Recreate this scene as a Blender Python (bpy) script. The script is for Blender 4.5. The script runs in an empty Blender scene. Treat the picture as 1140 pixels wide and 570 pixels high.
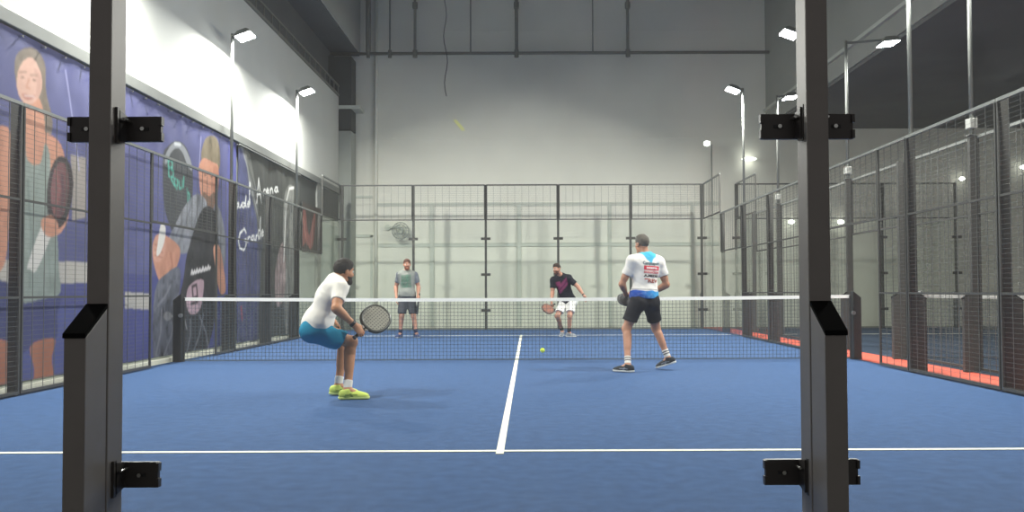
import bpy, math, random
import numpy as np
from mathutils import Vector, Matrix, noise as mnoise
from mathutils.bvhtree import BVHTree

random.seed(7)
SC = bpy.context.scene
COL = SC.collection
PI = math.pi

# ------------------------------------------------------------------ camera
F = 900.0
CAM = Vector((0.193, 0.0, 1.04))
PITCH, ROLL = math.radians(1.6), math.radians(-0.23)
SHX, SHY = -19.0 / 1140, 14.4 / 1140
cam_data = bpy.data.cameras.new('camera')
cam = bpy.data.objects.new('camera', cam_data)
COL.objects.link(cam)
cam_data.sensor_fit = 'HORIZONTAL'
cam_data.sensor_width = 36.0
cam_data.lens = F / 1140 * 36.0
cam_data.shift_x, cam_data.shift_y = SHX, SHY
cam_data.clip_start, cam_data.clip_end = 0.05, 200
CR = Matrix.Rotation(PI / 2 + PITCH, 3, 'X') @ Matrix.Rotation(ROLL, 3, 'Z')
cam.matrix_world = Matrix.Translation(CAM) @ CR.to_4x4()
SC.camera = cam


def ray(px, py):
    return CR @ Vector(((px - 570 + SHX * 1140) / F, (285 - py + SHY * 1140) / F, -1))


def W(px, py, Y):                       # the point seen at a pixel, at depth Y
    d = ray(px, py)
    return CAM + d * (Y / d.y)


def on_x(px, py, x):                    # the point seen at a pixel on the plane X = x
    d = ray(px, py)
    return CAM + d * ((x - CAM.x) / d.x)


# ------------------------------------------------------------------ materials
def lin(c):
    if isinstance(c, str):
        c = tuple(int(c[i:i + 2], 16) / 255 for i in (0, 2, 4))
    return tuple((v / 12.92 if v <= 0.04045 else ((v + 0.055) / 1.055) ** 2.4) for v in c)


MATS = {}


def mat(name, color, rough=0.6, metal=0.0, var=0.0, vscale=6.0, bump=0.0, bscale=60.0, emit=None, estr=0.0, spec=0.5, coat=0.0):
    if name in MATS:
        return MATS[name]
    m = bpy.data.materials.new(name)
    m.use_nodes = True
    nt = m.node_tree
    b = nt.nodes['Principled BSDF']
    c = lin(color)
    b.inputs['Roughness'].default_value = rough
    b.inputs['Metallic'].default_value = metal
    b.inputs['Specular IOR Level'].default_value = spec
    b.inputs['Coat Weight'].default_value = coat
    b.inputs['Base Color'].default_value = (*c, 1)
    tc = nt.nodes.new('ShaderNodeTexCoord')
    if var > 0:
        n = nt.nodes.new('ShaderNodeTexNoise')
        n.inputs['Scale'].default_value = vscale
        n.inputs['Detail'].default_value = 12 if 'turf' in name else 5
        nt.links.new(tc.outputs['Object'], n.inputs['Vector'])
        r = nt.nodes.new('ShaderNodeMapRange')
        r.inputs['From Min'].default_value = 0.25
        r.inputs['From Max'].default_value = 0.75
        r.inputs['To Min'].default_value = 1 - var
        r.inputs['To Max'].default_value = 1 + var
        nt.links.new(n.outputs['Fac'], r.inputs['Value'])
        mx = nt.nodes.new('ShaderNodeVectorMath')
        mx.operation = 'SCALE'
        mx.inputs[0].default_value = c
        nt.links.new(r.outputs['Result'], mx.inputs['Scale'])
        nt.links.new(mx.outputs['Vector'], b.inputs['Base Color'])
    if bump > 0:
        n2 = nt.nodes.new('ShaderNodeTexNoise')
        n2.inputs['Scale'].default_value = bscale
        n2.inputs['Detail'].default_value = 3
        nt.links.new(tc.outputs['Object'], n2.inputs['Vector'])
        bp = nt.nodes.new('ShaderNodeBump')
        bp.inputs['Strength'].default_value = bump
        bp.inputs['Distance'].default_value = 0.01
        nt.links.new(n2.outputs['Fac'], bp.inputs['Height'])
        nt.links.new(bp.outputs['Normal'], b.inputs['Normal'])
    if emit is not None:
        b.inputs['Emission Color'].default_value = (*lin(emit), 1)
        b.inputs['Emission Strength'].default_value = estr
    MATS[name] = m
    return m


def vcol_mat(name, rough=0.7, bump=0.0, bscale=300.0, spec=0.3):
    if name in MATS:
        return MATS[name]
    m = mat(name, 'ffffff', rough, bump=bump, bscale=bscale, spec=spec)
    nt = m.node_tree
    a = nt.nodes.new('ShaderNodeVertexColor')
    a.layer_name = 'Col'
    nt.links.new(a.outputs['Color'], nt.nodes['Principled BSDF'].inputs['Base Color'])
    return m


def glass_mat(name, tint, refl=0.05, haze=0.02):
    m = bpy.data.materials.new(name)
    m.use_nodes = True
    nt = m.node_tree
    nt.nodes.remove(nt.nodes['Principled BSDF'])
    out = nt.nodes['Material Output']
    tr = nt.nodes.new('ShaderNodeBsdfTransparent')
    tr.inputs['Color'].default_value = (*tint, 1)
    gl = nt.nodes.new('ShaderNodeBsdfGlossy')
    gl.inputs['Roughness'].default_value = 0.0
    fr = nt.nodes.new('ShaderNodeFresnel')
    fr.inputs['IOR'].default_value = 1.45
    mu = nt.nodes.new('ShaderNodeMath')
    mu.operation = 'MULTIPLY'
    mu.inputs[1].default_value = refl / 0.034
    mu.use_clamp = True
    mix = nt.nodes.new('ShaderNodeMixShader')
    nt.links.new(fr.outputs[0], mu.inputs[0])
    nt.links.new(mu.outputs[0], mix.inputs[0])
    nt.links.new(tr.outputs[0], mix.inputs[1])
    nt.links.new(gl.outputs[0], mix.inputs[2])
    df = nt.nodes.new('ShaderNodeBsdfDiffuse')
    df.inputs['Color'].default_value = (0.8, 0.8, 0.78, 1)
    tl = nt.nodes.new('ShaderNodeBsdfTranslucent')
    tl.inputs['Color'].default_value = (0.8, 0.8, 0.78, 1)
    ad = nt.nodes.new('ShaderNodeMixShader')
    ad.inputs[0].default_value = 0.5
    nt.links.new(df.outputs[0], ad.inputs[1])
    nt.links.new(tl.outputs[0], ad.inputs[2])
    tc = nt.nodes.new('ShaderNodeTexCoord')
    nz = nt.nodes.new('ShaderNodeTexNoise')
    nz.inputs['Scale'].default_value = 3.0
    nz.inputs['Detail'].default_value = 4
    nt.links.new(tc.outputs['Object'], nz.inputs['Vector'])
    m3 = nt.nodes.new('ShaderNodeMath')
    m3.operation = 'MULTIPLY'
    m3.inputs[1].default_value = haze * 2  # pale veil mixed into the glass to imitate haze and lift dark tones
    nt.links.new(nz.outputs['Fac'], m3.inputs[0])
    mix2 = nt.nodes.new('ShaderNodeMixShader')
    nt.links.new(m3.outputs[0], mix2.inputs[0])
    nt.links.new(mix.outputs[0], mix2.inputs[1])
    nt.links.new(ad.outputs[0], mix2.inputs[2])
    nt.links.new(mix2.outputs[0], out.inputs['Surface'])
    MATS[name] = m
    return m


# ------------------------------------------------------------------ mesh helpers
class MB:
    def __init__(self):
        self.v, self.f = [], []

    def box(self, lo, hi):
        self.hexa([(lo[0], lo[1], lo[2]), (hi[0], lo[1], lo[2]), (hi[0], hi[1], lo[2]), (lo[0], hi[1], lo[2]),
                   (lo[0], lo[1], hi[2]), (hi[0], lo[1], hi[2]), (hi[0], hi[1], hi[2]), (lo[0], hi[1], hi[2])])
        return self

    def hexa(self, p):
        n = len(self.v)
        self.v += [tuple(q) for q in p]
        for q in ((3, 2, 1, 0), (4, 5, 6, 7), (0, 1, 5, 4), (1, 2, 6, 5), (2, 3, 7, 6), (3, 0, 4, 7)):
            self.f.append(tuple(n + i for i in q))
        return self

    def prism(self, poly, axis, a, b):      # poly: 2-D outline in the two other axes
        n = len(self.v)
        k = len(poly)
        for t in (a, b):
            for (u, w) in poly:
                self.v.append({0: (t, u, w), 1: (u, t, w), 2: (u, w, t)}[axis])
        self.f.append(tuple(n + i for i in range(k))[::-1])
        self.f.append(tuple(n + k + i for i in range(k)))
        for i in range(k):
            j = (i + 1) % k
            self.f.append((n + i, n + j, n + k + j, n + k + i))
        return self

    def tube(self, pts, r, seg=8, caps=True, closed=False):
        pts = [Vector(p) for p in pts]
        rs = r if isinstance(r, (list, tuple)) else [r] * len(pts)
        n0 = len(self.v)
        m = len(pts)
        prev = None
        for i, p in enumerate(pts):
            if closed:
                d = pts[(i + 1) % m] - pts[i - 1]
            else:
                d = pts[min(i + 1, m - 1)] - pts[max(i - 1, 0)]
            d.normalize()
            if prev is None:
                a = d.cross(Vector((0, 0, 1)))
                if a.length < 1e-3:
                    a = d.cross(Vector((1, 0, 0)))
            else:
                a = prev - d * prev.dot(d)
            a.normalize()
            prev = a
            b = d.cross(a)
            for s in range(seg):
                t = 2 * PI * s / seg
                self.v.append(tuple(p + (a * math.cos(t) + b * math.sin(t)) * rs[i]))
        rng = m if closed else m - 1
        for i in range(rng):
            for s in range(seg):
                i2 = (i + 1) % m
                s2 = (s + 1) % seg
                self.f.append((n0 + i * seg + s, n0 + i * seg + s2, n0 + i2 * seg + s2, n0 + i2 * seg + s))
        if caps and not closed:
            self.f.append(tuple(n0 + s for s in range(seg))[::-1])
            self.f.append(tuple(n0 + (m - 1) * seg + s for s in range(seg)))
        return self

    def build(self, name, m, parent=None, loc=None, smooth=False, bevel=0.0):
        return mesh_obj(name, self.v, self.f, m, parent, loc, smooth, bevel)


def mesh_obj(name, v, f, m, parent=None, loc=None, smooth=False, bevel=0.0):
    me = bpy.data.meshes.new(name)
    me.from_pydata([tuple(q) for q in v], [], f)
    me.validate()
    me.update()
    if m is not None:
        me.materials.append(m)
    if smooth:
        me.polygons.foreach_set('use_smooth', [True] * len(me.polygons))
    o = bpy.data.objects.new(name, me)
    COL.objects.link(o)
    if parent is not None:
        o.parent = parent
    if loc is not None:
        o.location = loc
    if bevel > 0:
        bv = o.modifiers.new('edge', 'BEVEL')
        bv.width = bevel
        bv.segments = 2
        bv.limit_method = 'ANGLE'
    return o


def tag(o, label=None, cat=None, group=None, kind=None):
    if label:
        o['label'] = label
    if cat:
        o['category'] = cat
    if group:
        o['group'] = group
    if kind:
        o['kind'] = kind
    return o


def thing(name, label, cat, loc=(0, 0, 0), group=None):
    o = bpy.data.objects.new(name, None)
    o.empty_display_size = 0.1
    COL.objects.link(o)
    o.location = loc
    return tag(o, label, cat, group)


def struct(o):
    return tag(o, kind='structure')


def set_vcol(o, cols):
    me = o.data
    at = me.color_attributes.new('Col', 'FLOAT_COLOR', 'POINT')
    c = np.ones((len(me.vertices), 4), np.float32)
    c[:, :3] = cols
    at.data.foreach_set('color', c.ravel())


# ------------------------------------------------------------------ shared materials
M_post = mat('dark_painted_steel', '4b4a47', 0.5, 0.15, var=0.08, vscale=9)
M_post_near = mat('near_post_lit_steel', '86807c', 0.45, 0.2, var=0.06, vscale=9)  # lighter copy of the post steel, raised to imitate its lit side
M_post_dark = mat('black_painted_steel', '3a3938', 0.5, 0.2)
M_wire = mat('dark_mesh_wire', '6c6d69', 0.5, 0.2)
M_rail = mat('lit_rail_grey_steel', '8d8f8b', 0.4, 0.4)  # side top rails: dark metal coloured paler to imitate lamplight on it
M_cap = mat('black_plastic', '262627', 0.5)
M_clamp = mat('clamp_black_steel', '4a4644', 0.4, 0.25)
M_chrome = mat('bright_bolt_steel', 'd8d8d4', 0.25, 1.0)
M_pole = mat('galvanised_pole', '7f817d', 0.5, 0.35)
M_white = mat('white_plastic', 'e9e8e2', 0.5)
M_lens = mat('lit_lamp_lens', 'ffffff', 0.4, emit='fbfdff', estr=60.0)
M_lens2 = mat('lit_small_lamp', 'ffffff', 0.4, emit='fbfff6', estr=5.0)
G_near = glass_mat('near_clear_glass', (0.975, 0.985, 0.975), refl=0.022, haze=0.022)
G_far = glass_mat('green_tinted_glass', (0.98, 0.995, 0.98), refl=0.016, haze=0.01)
# ------------------------------------------------------------------ the hall
YN, YF, YNET = 2.325, 22.25, 12.25      # near glass, far glass, net
XW = -5.31                              # face of the left wall

M_conc = mat('floor_grey_concrete', '6f706c', 0.8, var=0.12, vscale=2)
M_turf = mat('blue_turf', '3d577f', 0.9, var=0.15, vscale=11.0, bump=0.5, bscale=420, spec=0.15)
M_turf2 = mat('neighbour_blue_turf', '344152', 0.9, var=0.12, vscale=1.6, bump=0.5, bscale=420, spec=0.15)
M_red = mat('red_walkway_paint', 'c8553f', 0.75, var=0.08, vscale=4)
M_line = mat('white_line_fibre', 'e6e4d2', 0.85, var=0.05, vscale=20)
M_backwall = mat('back_wall_plaster', 'eae8dc', 0.85, var=0.05, vscale=0.9)
M_leftwall = mat('white_wall_plaster', 'c9c9c3', 0.8, var=0.03, vscale=1.5)
M_lowwall = mat('pale_lower_wall', 'b9bdb2', 0.7, var=0.08, vscale=1.2)
M_dark = mat('dark_ceiling_paint', '5b5d5e', 0.9, var=0.15, vscale=0.8)
M_dark2 = mat('dark_side_ceiling', '606160', 0.9, var=0.15, vscale=0.7)
M_beam = mat('beam_concrete', 'b4b4ac', 0.85, var=0.06, vscale=1.2)
M_ledge = mat('grey_ledge_metal', '80817d', 0.6, 0.1, var=0.05)
M_recess = mat('dark_recess_panel', '3e403f', 0.6, var=0.15, vscale=2)
M_batten = mat('wall_batten_grey', 'ced1c6', 0.7)
M_pipe = mat('pipe_grey', '7b7a72', 0.6, 0.3)

struct(MB().box((-9, -4, -0.2), (21, 25, -0.03)).build('floor', M_conc))
struct(MB().box((-5.2, 2.0, -0.03), (5.14, 22.34, 0)).build('floor_court', M_turf))
struct(MB().box((5.14, 2.0, -0.03), (5.8, 23.2, -0.002)).build('floor_walkway', M_red))
struct(MB().box((5.8, 2.0, -0.03), (12.2, 22.34, 0)).build('floor_neighbour_court', M_turf2))
lm = MB()
lm.box((-4.97, 5.275, 0), (4.97, 5.325, 0.004))
struct(lm.build('line_near_service', M_line))
struct(MB().box((-4.97, 19.175, 0), (4.97, 19.225, 0.004)).build('line_far_service', M_line))
struct(MB().box((-0.025, 5.2, 0.0005), (0.025, 19.36, 0.0045)).build('line_centre', M_line))
struct(MB().box((5.95, 19.175, 0), (11.85, 19.225, 0.004)).build('line_neighbour_service', M_line))

bw = MB()
bw.box((-6.4, 24.0, -0.03), (21, 24.3, 12))
struct(bw.build('wall_back', M_backwall))
struct(MB().box((-5.7, 3.0, -0.03), (XW, 23.3, 3.86)).build('wall_left', M_lowwall))
struct(MB().box((-5.7, 3.0, 4.02), (XW, 23.3, 6.7)).build('wall_left_upper', M_leftwall))
struct(MB().box((-6.2, 3.0, 6.7), (-5.62, 24, 8.1)).build('wall_left_recess', M_dark))
struct(MB().box((-5.7, 3.0, 3.86), (XW + 0.075, 23.3, 4.02)).build('trim_ledge', M_ledge, bevel=0.01))
struct(MB().box((-7.5, -2, 8.1), (-4.86, 24, 8.16)).build('ceiling_left', M_dark))
struct(MB().box((-7.5, -2, 8.16), (-4.83, 24, 11.8)).build('beam_left', M_beam))
struct(MB().box((7.33, -2, 5.86), (21, 24, 5.93)).build('ceiling_right', M_dark2))
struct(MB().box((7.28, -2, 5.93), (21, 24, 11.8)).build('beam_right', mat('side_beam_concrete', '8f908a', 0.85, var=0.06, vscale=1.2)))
struct(MB().box((7.20, -2, 6.35), (7.28, 24, 6.43)).build('trim_beam_right', M_beam))
struct(MB().box((-4.83, -2, 11.8), (7.28, 24, 12.0)).build('ceiling', M_beam))
struct(MB().box((20, -2, -0.03), (20.3, 24, 5.86)).build('wall_right', M_backwall))
struct(MB().box((XW, 3.0, -0.03), (XW + 0.07, 19.2, 0.06)).build('baseboard_left', M_line))
# column in the far left corner, pale below and dark panels above
struct(MB().box((-5.62, 23.32, -0.03), (-4.95, 23.95, 5.72)).build('column_left', mat('column_plaster', 'a3a69f', 0.8, var=0.05)))
dp = MB()
dp.box((-5.62, 23.34, 5.76), (-4.95, 23.95, 6.36))
dp.box((-5.62, 23.34, 6.46), (-4.95, 23.95, 7.9))
struct(dp.build('column_left_dark_panels', M_recess))
struct(MB().box((-5.62, 23.30, 6.36), (-4.7, 23.95, 6.46)).build('trim_column_bracket', M_batten))
# frame and dark windows at the far end of the left wall
fr = MB()
fr.box((XW, 20.75, 0.0), (XW + 0.06, 21.15, 3.86))
struct(fr.build('trim_bay_mullion', M_ledge))
for i, (a, b) in enumerate(((19.25, 20.72), (21.2, 23.2))):
    w_ = struct(MB().box((XW, a, 3.05 if i else 3.1), (XW + 0.02, b, 3.84)).build('window_%d' % (i + 1), M_recess))
struct(MB().box((XW, 21.3, 0.0), (XW + 0.03, 23.1, 2.9)).build('door_1', mat('green_tinted_door_glass', 'a9b5ac', 0.25)))
# battens and door panel lines on the back wall
def batten(n, x0, y0, x1, y1, d=0.03, m=M_batten):
    a, b = W(x0, y0, 24.0), W(x1, y1, 24.0)
    struct(MB().box((min(a.x, b.x), 24.0 - d, min(a.z, b.z)), (max(a.x, b.x), 24.0, max(a.z, b.z))).build('trim_%d' % n, m))
for i, x in enumerate((481, 578, 679, 771)):
    batten(i + 1, x - 2.5, 227, x + 2.5, 363, 0.036)
batten(5, 419, 226, 800, 228.5)
batten(6, 419, 271, 800, 273.5)
batten(7, 394, 218, 415, 220.5)
batten(8, 394, 261, 415, 264)
batten(9, 412.5, 262, 415, 363)
batten(10, 392, 262, 394.5, 363)
# shallow plaster joints across the back wall
for i, y in enumerate((33, 152)):
    batten(11 + i, 396, y, 850, y + 1.2, 0.012, M_backwall)

# ------------------------------------------------------------------ pipework under the roof
pp = thing('ceiling_pipe', 'long grey horizontal pipe hung high in front of the back wall', 'pipe', W(620, 59, 23.6))
PZ = pp.location.z
MB().tube([(-8.2, 0, 0), (8.3, 0, 0)], 0.045, 10).build('pipe_run', M_pipe, pp, smooth=True)
for x in (462, 575, 699, 434, 410):
    p = W(x, 59, 23.6)
    MB().tube([(p.x - pp.location.x - 0.0, 0, -0.12), (p.x - pp.location.x, 0, 0.1)], 0.07 if x in (462, 575, 699) else 0.055, 10).build('coupling', M_pipe, pp)
for x, r, nm in ((410, 0.075, 'thick grey drop pipe over the far left corner, nearest the beam'),
                 (434, 0.025, 'thin hanger rod between the two drop pipes at the left of the pipe run'),
                 (462, 0.04, 'grey drop pipe above the left part of the back wall'),
                 (524, 0.02, 'thin hanger rod between the hanging cable and the middle drop pipe'),
                 (575, 0.05, 'grey drop pipe over the middle of the back wall'),
                 (660, 0.02, 'thin hanger rod between the middle and right drop pipes'),
                 (699, 0.045, 'grey drop pipe with a valve over the right part of the back wall')):
    p = W(x, 59, 23.6)
    o = MB().tube([(0, 0, 0.04), (0, 0, 11.8 - PZ)], r, 8).build('drop_pipe' if r > 0.03 else 'hanger_rod', M_pipe, None, p, smooth=True)
    tag(o, nm, 'pipe' if r > 0.03 else 'rod', 'drop pipes and hanger rods under the roof')
    if x in (462, 575, 699):
        q = W(x, 6, 23.6)
        MB().tube([(0, 0, q.z - p.z - 0.09), (0, 0, q.z - p.z + 0.09)], 0.08, 10).build('valve_collar', M_pipe, o)
a = W(418, 362, 23.9)
o = MB().tube([(0, 0, 0), (0, 0, 11.8)], 0.05, 8).build('downpipe', M_backwall, None, (a.x, 23.94, -0.02), smooth=True)
tag(o, 'pale vertical downpipe running up the back wall near its left end', 'pipe')
q0, q1 = W(495, 2, 23.4), W(497, 107, 23.4)
pts = [q0 + (q1 - q0) * (i / 14) + Vector((0.05 * math.sin(i * 0.9), 0, 0)) for i in range(15)]
pts = [Vector((q0.x, 23.4, 11.85))] + pts
o = MB().tube([p - pts[0] for p in pts], 0.012, 6).build('hanging_cable', M_cap, None, pts[0])
tag(o, 'thin black loose cable dangling from the roof before the back wall', 'cable')

# cable ladder along the top of the white wall
cl = thing('cable_ladder', 'grey cable ladder running along the top of the white left wall', 'cable tray', (XW + 0.03, 0, 6.7))
MB().box((-0.02, 3, 0.0), (0.02, 23.2, 0.05)).box((-0.02, 3, 0.27), (0.02, 23.2, 0.31)).build('side_rail', M_pipe, cl)
for i in range(41):
    y = 3.1 + i * 0.5
    MB().box((-0.012, y, 0.05), (0.012, y + 0.03, 0.27)).build('rung', M_pipe, cl)

# wall fan behind the far glass
p = W(446, 257, 23.75)
fan = thing('wall_fan', 'small grey wall fan on the back wall behind the far glass', 'fan', (p.x, 24.0, p.z))
MB().tube([(-0.42, 0, 0.12), (-0.42, -0.06, 0.12)], 0.09, 14).tube([(-0.42, -0.05, 0.12), (-0.1, -0.12, 0.12), (0, -0.16, 0.03)], 0.03).build('bracket', M_batten, fan)
MB().tube([(0, -0.13, 0), (0, -0.26, 0)], 0.075, 14).build('motor', M_batten, fan)
g = MB()
for rr, yy in ((0.30, -0.30), (0.22, -0.36), (0.12, -0.38), (0.30, -0.24)):
    g.tube([(0.82 * rr * math.cos(t * PI / 12), yy, 0.82 * rr * math.sin(t * PI / 12)) for t in range(24)], 0.012, 6, closed=True)
for t in range(12):
    c_, s_ = math.cos(t * PI / 6), math.sin(t * PI / 6)
    g.tube([(0.05 * c_, -0.385, 0.05 * s_), (0.18 * c_, -0.36, 0.18 * s_), (0.246 * c_, -0.29, 0.246 * s_), (0.2 * c_, -0.2, 0.2 * s_)], 0.006, 5)
g.build('guard', mat('pale_fan_guard', 'a4a8a1', 0.6), fan)
for t in range(3):
    b = MB()
    v = []
    for i in range(7):
        for k, w0 in ((0, -0.5), (1, 0.5)):
            r_ = 0.05 + 0.15 * i / 6
            th = t * 2 * PI / 3 + w0 * (0.5 + 0.6 * i / 6)
            v.append((r_ * math.cos(th), -0.3 + 0.03 * (1 if k else -1), r_ * math.sin(th)))
    f = [(2 * i, 2 * i + 1, 2 * i + 3, 2 * i + 2) for i in range(6)]
    bo = mesh_obj('blade', v, f, M_batten, fan)
    sm = bo.modifiers.new('thick', 'SOLIDIFY')
    sm.thickness = 0.006

# ------------------------------------------------------------------ posts
M_capm = mat('matt_black_cap', '121212', 0.95, spec=0.1)
ORD = ['first', 'second', 'third', 'fourth', 'fifth', 'sixth', 'seventh', 'eighth', 'ninth', 'tenth']


def make_post(name, label, cat, loc, rz, H, group, clamps=(), reinf=True, bolts=False):
    M_post = M_post_near if bolts else globals()['M_post']
    t = thing(name, label, cat, loc, group)
    t.rotation_euler = (0, 0, rz)
    MB().box((-0.0305, -0.085, 0), (0.0305, 0, H)).build('post_tube', M_post, t, bevel=0.004)
    if reinf:
        x = 0.0285
        m = MB()
        m.prism([(-0.195, 0), (-0.086, 0), (-0.086, 1.0), (-0.195, 0.925)], 0, -x, x)
        m.build('reinforcement_box', M_post, t, bevel=0.003)
        MB().prism([(-0.199, 0.922), (-0.0865, 0.999), (-0.0865, 1.012), (-0.199, 0.935)], 0, -x - 0.002, x + 0.002).build('sloped_cap', M_capm, t, bevel=0.002)
    for z in clamps:
        c = MB()
        hw, hh = 0.131, 0.036
        y0, y1 = 0.001, 0.014
        c.box((-hw, y0, z - hh), (hw, y1, z + hh))
        if bolts:
            for s in (-1, 1):
                for zz in (-1, 1):   # turned-in end tabs
                    c.box((s * hw - 0.004, y0 - 0.006, z + zz * hh * 0.62 - 0.012), (s * hw + 0.004, y1, z + zz * hh * 0.62 + 0.012))
                xs = s * 0.0315
                c.hexa([(xs - 0.001, -0.06, z - 0.05), (xs + 0.006, -0.06, z - 0.05), (xs + 0.006, -0.045, z - 0.05), (xs - 0.001, -0.045, z - 0.05),
                        (xs - 0.001, -0.06, z + 0.05), (xs + 0.006, -0.06, z + 0.05), (xs + 0.006, -0.045, z + 0.05), (xs - 0.001, -0.045, z + 0.05)])
                xa, xb = sorted((xs, xs + s * 0.006))
                c.prism([(-0.05, z - 0.045), (0.001, z - 0.034), (0.001, z + 0.034), (-0.05, z + 0.045)], 0, xa, xb)
        co = c.build('glass_clamp', M_clamp, t)
        if bolts:
            for s in (-1, 1):
                MB().box((s * 0.083 - 0.013, -0.0015, z - 0.0045), (s * 0.083 + 0.013, 0.001, z + 0.0045)).build('slot', M_cap, co)
                MB().tube([(s * 0.08 , -0.007, z), (s * 0.08, 0.001, z)], 0.0062, 6).build('bolt', M_chrome, co)
                MB().tube([(s * 0.046, -0.052 + 0.012, z + 0.02), (s * 0.046, 0.0, z + 0.02)], 0.004, 6).build('bolt', M_chrome, co)
    return t


gp = 'near glass wall posts'
make_post('glass_wall_post', 'tall dark steel post on the left of the near glass wall', 'post', (-0.992, 2.305, 0), 0, 4.0, gp, (0.525, 1.51, 2.5), True, True)
make_post('glass_wall_post', 'tall dark steel post on the right of the near glass wall', 'post', (0.992, 2.305, 0), 0, 4.0, gp, (0.525, 1.51, 2.5), True, True)

for i, x in enumerate((-4.97, -3, -1, 1, 3, 4.97)):
    lab = ['slim dark post at the left corner of the far glass wall', 'slim dark far wall post just behind the player in the grey shirt',
           'slim dark far wall post left of the centre line', 'slim dark far wall post just behind the player in the black and pink shirt',
           'slim dark far wall post behind the head of the man in the printed white shirt', 'slim dark post at the right corner of the far glass wall'][i]
    make_post('glass_wall_post', lab, 'post', (x, YF + 0.03, 0), PI, 4.0, 'far glass wall posts', (0.525, 1.51, 2.5))

side_y = [20.25, 18.25, 16.25, 14.25, 10.25, 8.25]
for s, nm in ((-1, 'left'), (1, 'right')):
    for i, y in enumerate(side_y):
        base = 'dark steel %s fence post, %s from the far corner, ' % (nm, ORD[i])
        extra = ['by the stepped glass', 'under a lamp mast', 'between the lamp masts' if False else 'with mesh on both sides', 'under the next lamp mast', 'just before the net gap', 'nearest the camera'][i]
        make_post('fence_post', base + extra, 'post', (s * 5.02, y, 0), s * PI / 2, 3.0, 'court fence posts', reinf=not (s < 0 and y == 8.25))
for i, y in enumerate((20.25, 18.25, 16.25, 14.25, 12.25, 10.25)):
    make_post('fence_post', 'dark fence post of the neighbouring court, %s from its far corner' % ORD[i], 'post', (5.88, y, 0), -PI / 2, 3.0, 'neighbouring fence posts')
for i, x in enumerate((5.93, 7.93, 9.95, 12.0)):
    make_post('glass_wall_post', 'slim dark post in the neighbouring far glass wall, %s from the walkway' % ORD[i], 'post', (x, YF + 0.03, 0), PI, 4.0, 'neighbouring glass wall posts', (0.525, 1.51, 2.5))


# ------------------------------------------------------------------ glass and mesh panels
def pane(label, axis, c, u0, u1, z0, z1, m, group):
    b = MB()
    g_ = 0.004
    if axis == 'x':
        o = b.box((-(u1 - u0) / 2 + g_, -0.006, 0), ((u1 - u0) / 2 - g_, 0.006, z1 - z0 - g_)).build('glass_screen', m, None, ((u0 + u1) / 2, c, z0 + 0.002))
    else:
        o = b.box((-0.006, -(u1 - u0) / 2 + g_, 0), (0.006, (u1 - u0) / 2 - g_, z1 - z0 - g_)).build('glass_screen', m, None, (c, (u0 + u1) / 2, z0 + 0.002))
    return tag(o, label, 'glass', group)


def mesh_panel(label, axis, c, u0, u1, z0, z1, group, rails=(), dv=0.2, dh=0.05, wr=0.0026, cat='fence'):
    L = u1 - u0
    loc = (u0, c, z0) if axis == 'x' else (c, u0, z0)
    t = thing('mesh_panel', label, cat, loc, group)
    H = z1 - z0

    def bx(mb, a, b, za, zb, r):
        if axis == 'x':
            mb.box((a, -r, za), (b, r, zb))
        else:
            mb.box((-r, a, za), (r, b, zb))
    f = MB()
    bx(f, 0.003, 0.025, 0.01, H - 0.035, 0.014)
    bx(f, L - 0.025, L - 0.003, 0.01, H - 0.035, 0.014)
    bx(f, 0.025, L - 0.025, 0.01, 0.04, 0.014)
    f.build('frame', M_post, t)
    f = MB()
    bx(f, 0.003, L - 0.003, H - 0.035, H, 0.016)
    f.build('top_rail', M_rail if axis == 'y' else M_post, t)
    for r in rails:
        f = MB()
        bx(f, 0.025, L - 0.025, r - z0 - 0.012, r - z0 + 0.012, 0.01)
        f.build('middle_rail', M_post, t)
    f = MB()
    n = max(1, round(L / dv))
    for i in range(1, n):
        u = L * i / n
        bx(f, u - wr, u + wr, 0.04, H - 0.035, wr)
    k = max(1, round(H / dh))
    for i in range(1, k):
        z = H * i / k
        bx(f, 0.025, L - 0.025, z - wr * 0.5, z + wr * 0.5, wr * 0.5)
    f.build('wire_mesh', M_wire, t)
    return t


for i, (a, b) in enumerate(((-2.976, -0.994), (-0.990, 0.990), (0.994, 2.976))):
    pane(['clear near glass pane to the left of the left steel post', 'wide clear near glass pane between the two tall steel posts', 'clear near glass pane to the right of the right steel post'][i],
         'x', YN + 0.001, a, b, 0, 3.0, G_near, 'near glass panes')
fx = (-4.99, -3, -1, 1, 3, 4.99)
for i in range(5):
    where = ['at the left corner, by the dark column', 'behind the player in the grey shirt', 'crossed by the centre line', 'behind the player in the black and pink shirt', 'at the right corner'][i]
    pane('far wall glass pane ' + where, 'x', YF, fx[i] + 0.012, fx[i + 1] - 0.012, 0, 2.99, G_far, 'far glass panes')
    where2 = ['at the left corner', 'second from the left corner', 'in the middle', 'second from the right corner', 'at the right corner'][i]
    mesh_panel('wire mesh panel above the far glass wall, ' + where2, 'x', YF, fx[i] + 0.02, fx[i + 1] - 0.02, 3.0, 4.0, 'far mesh panels')
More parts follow.
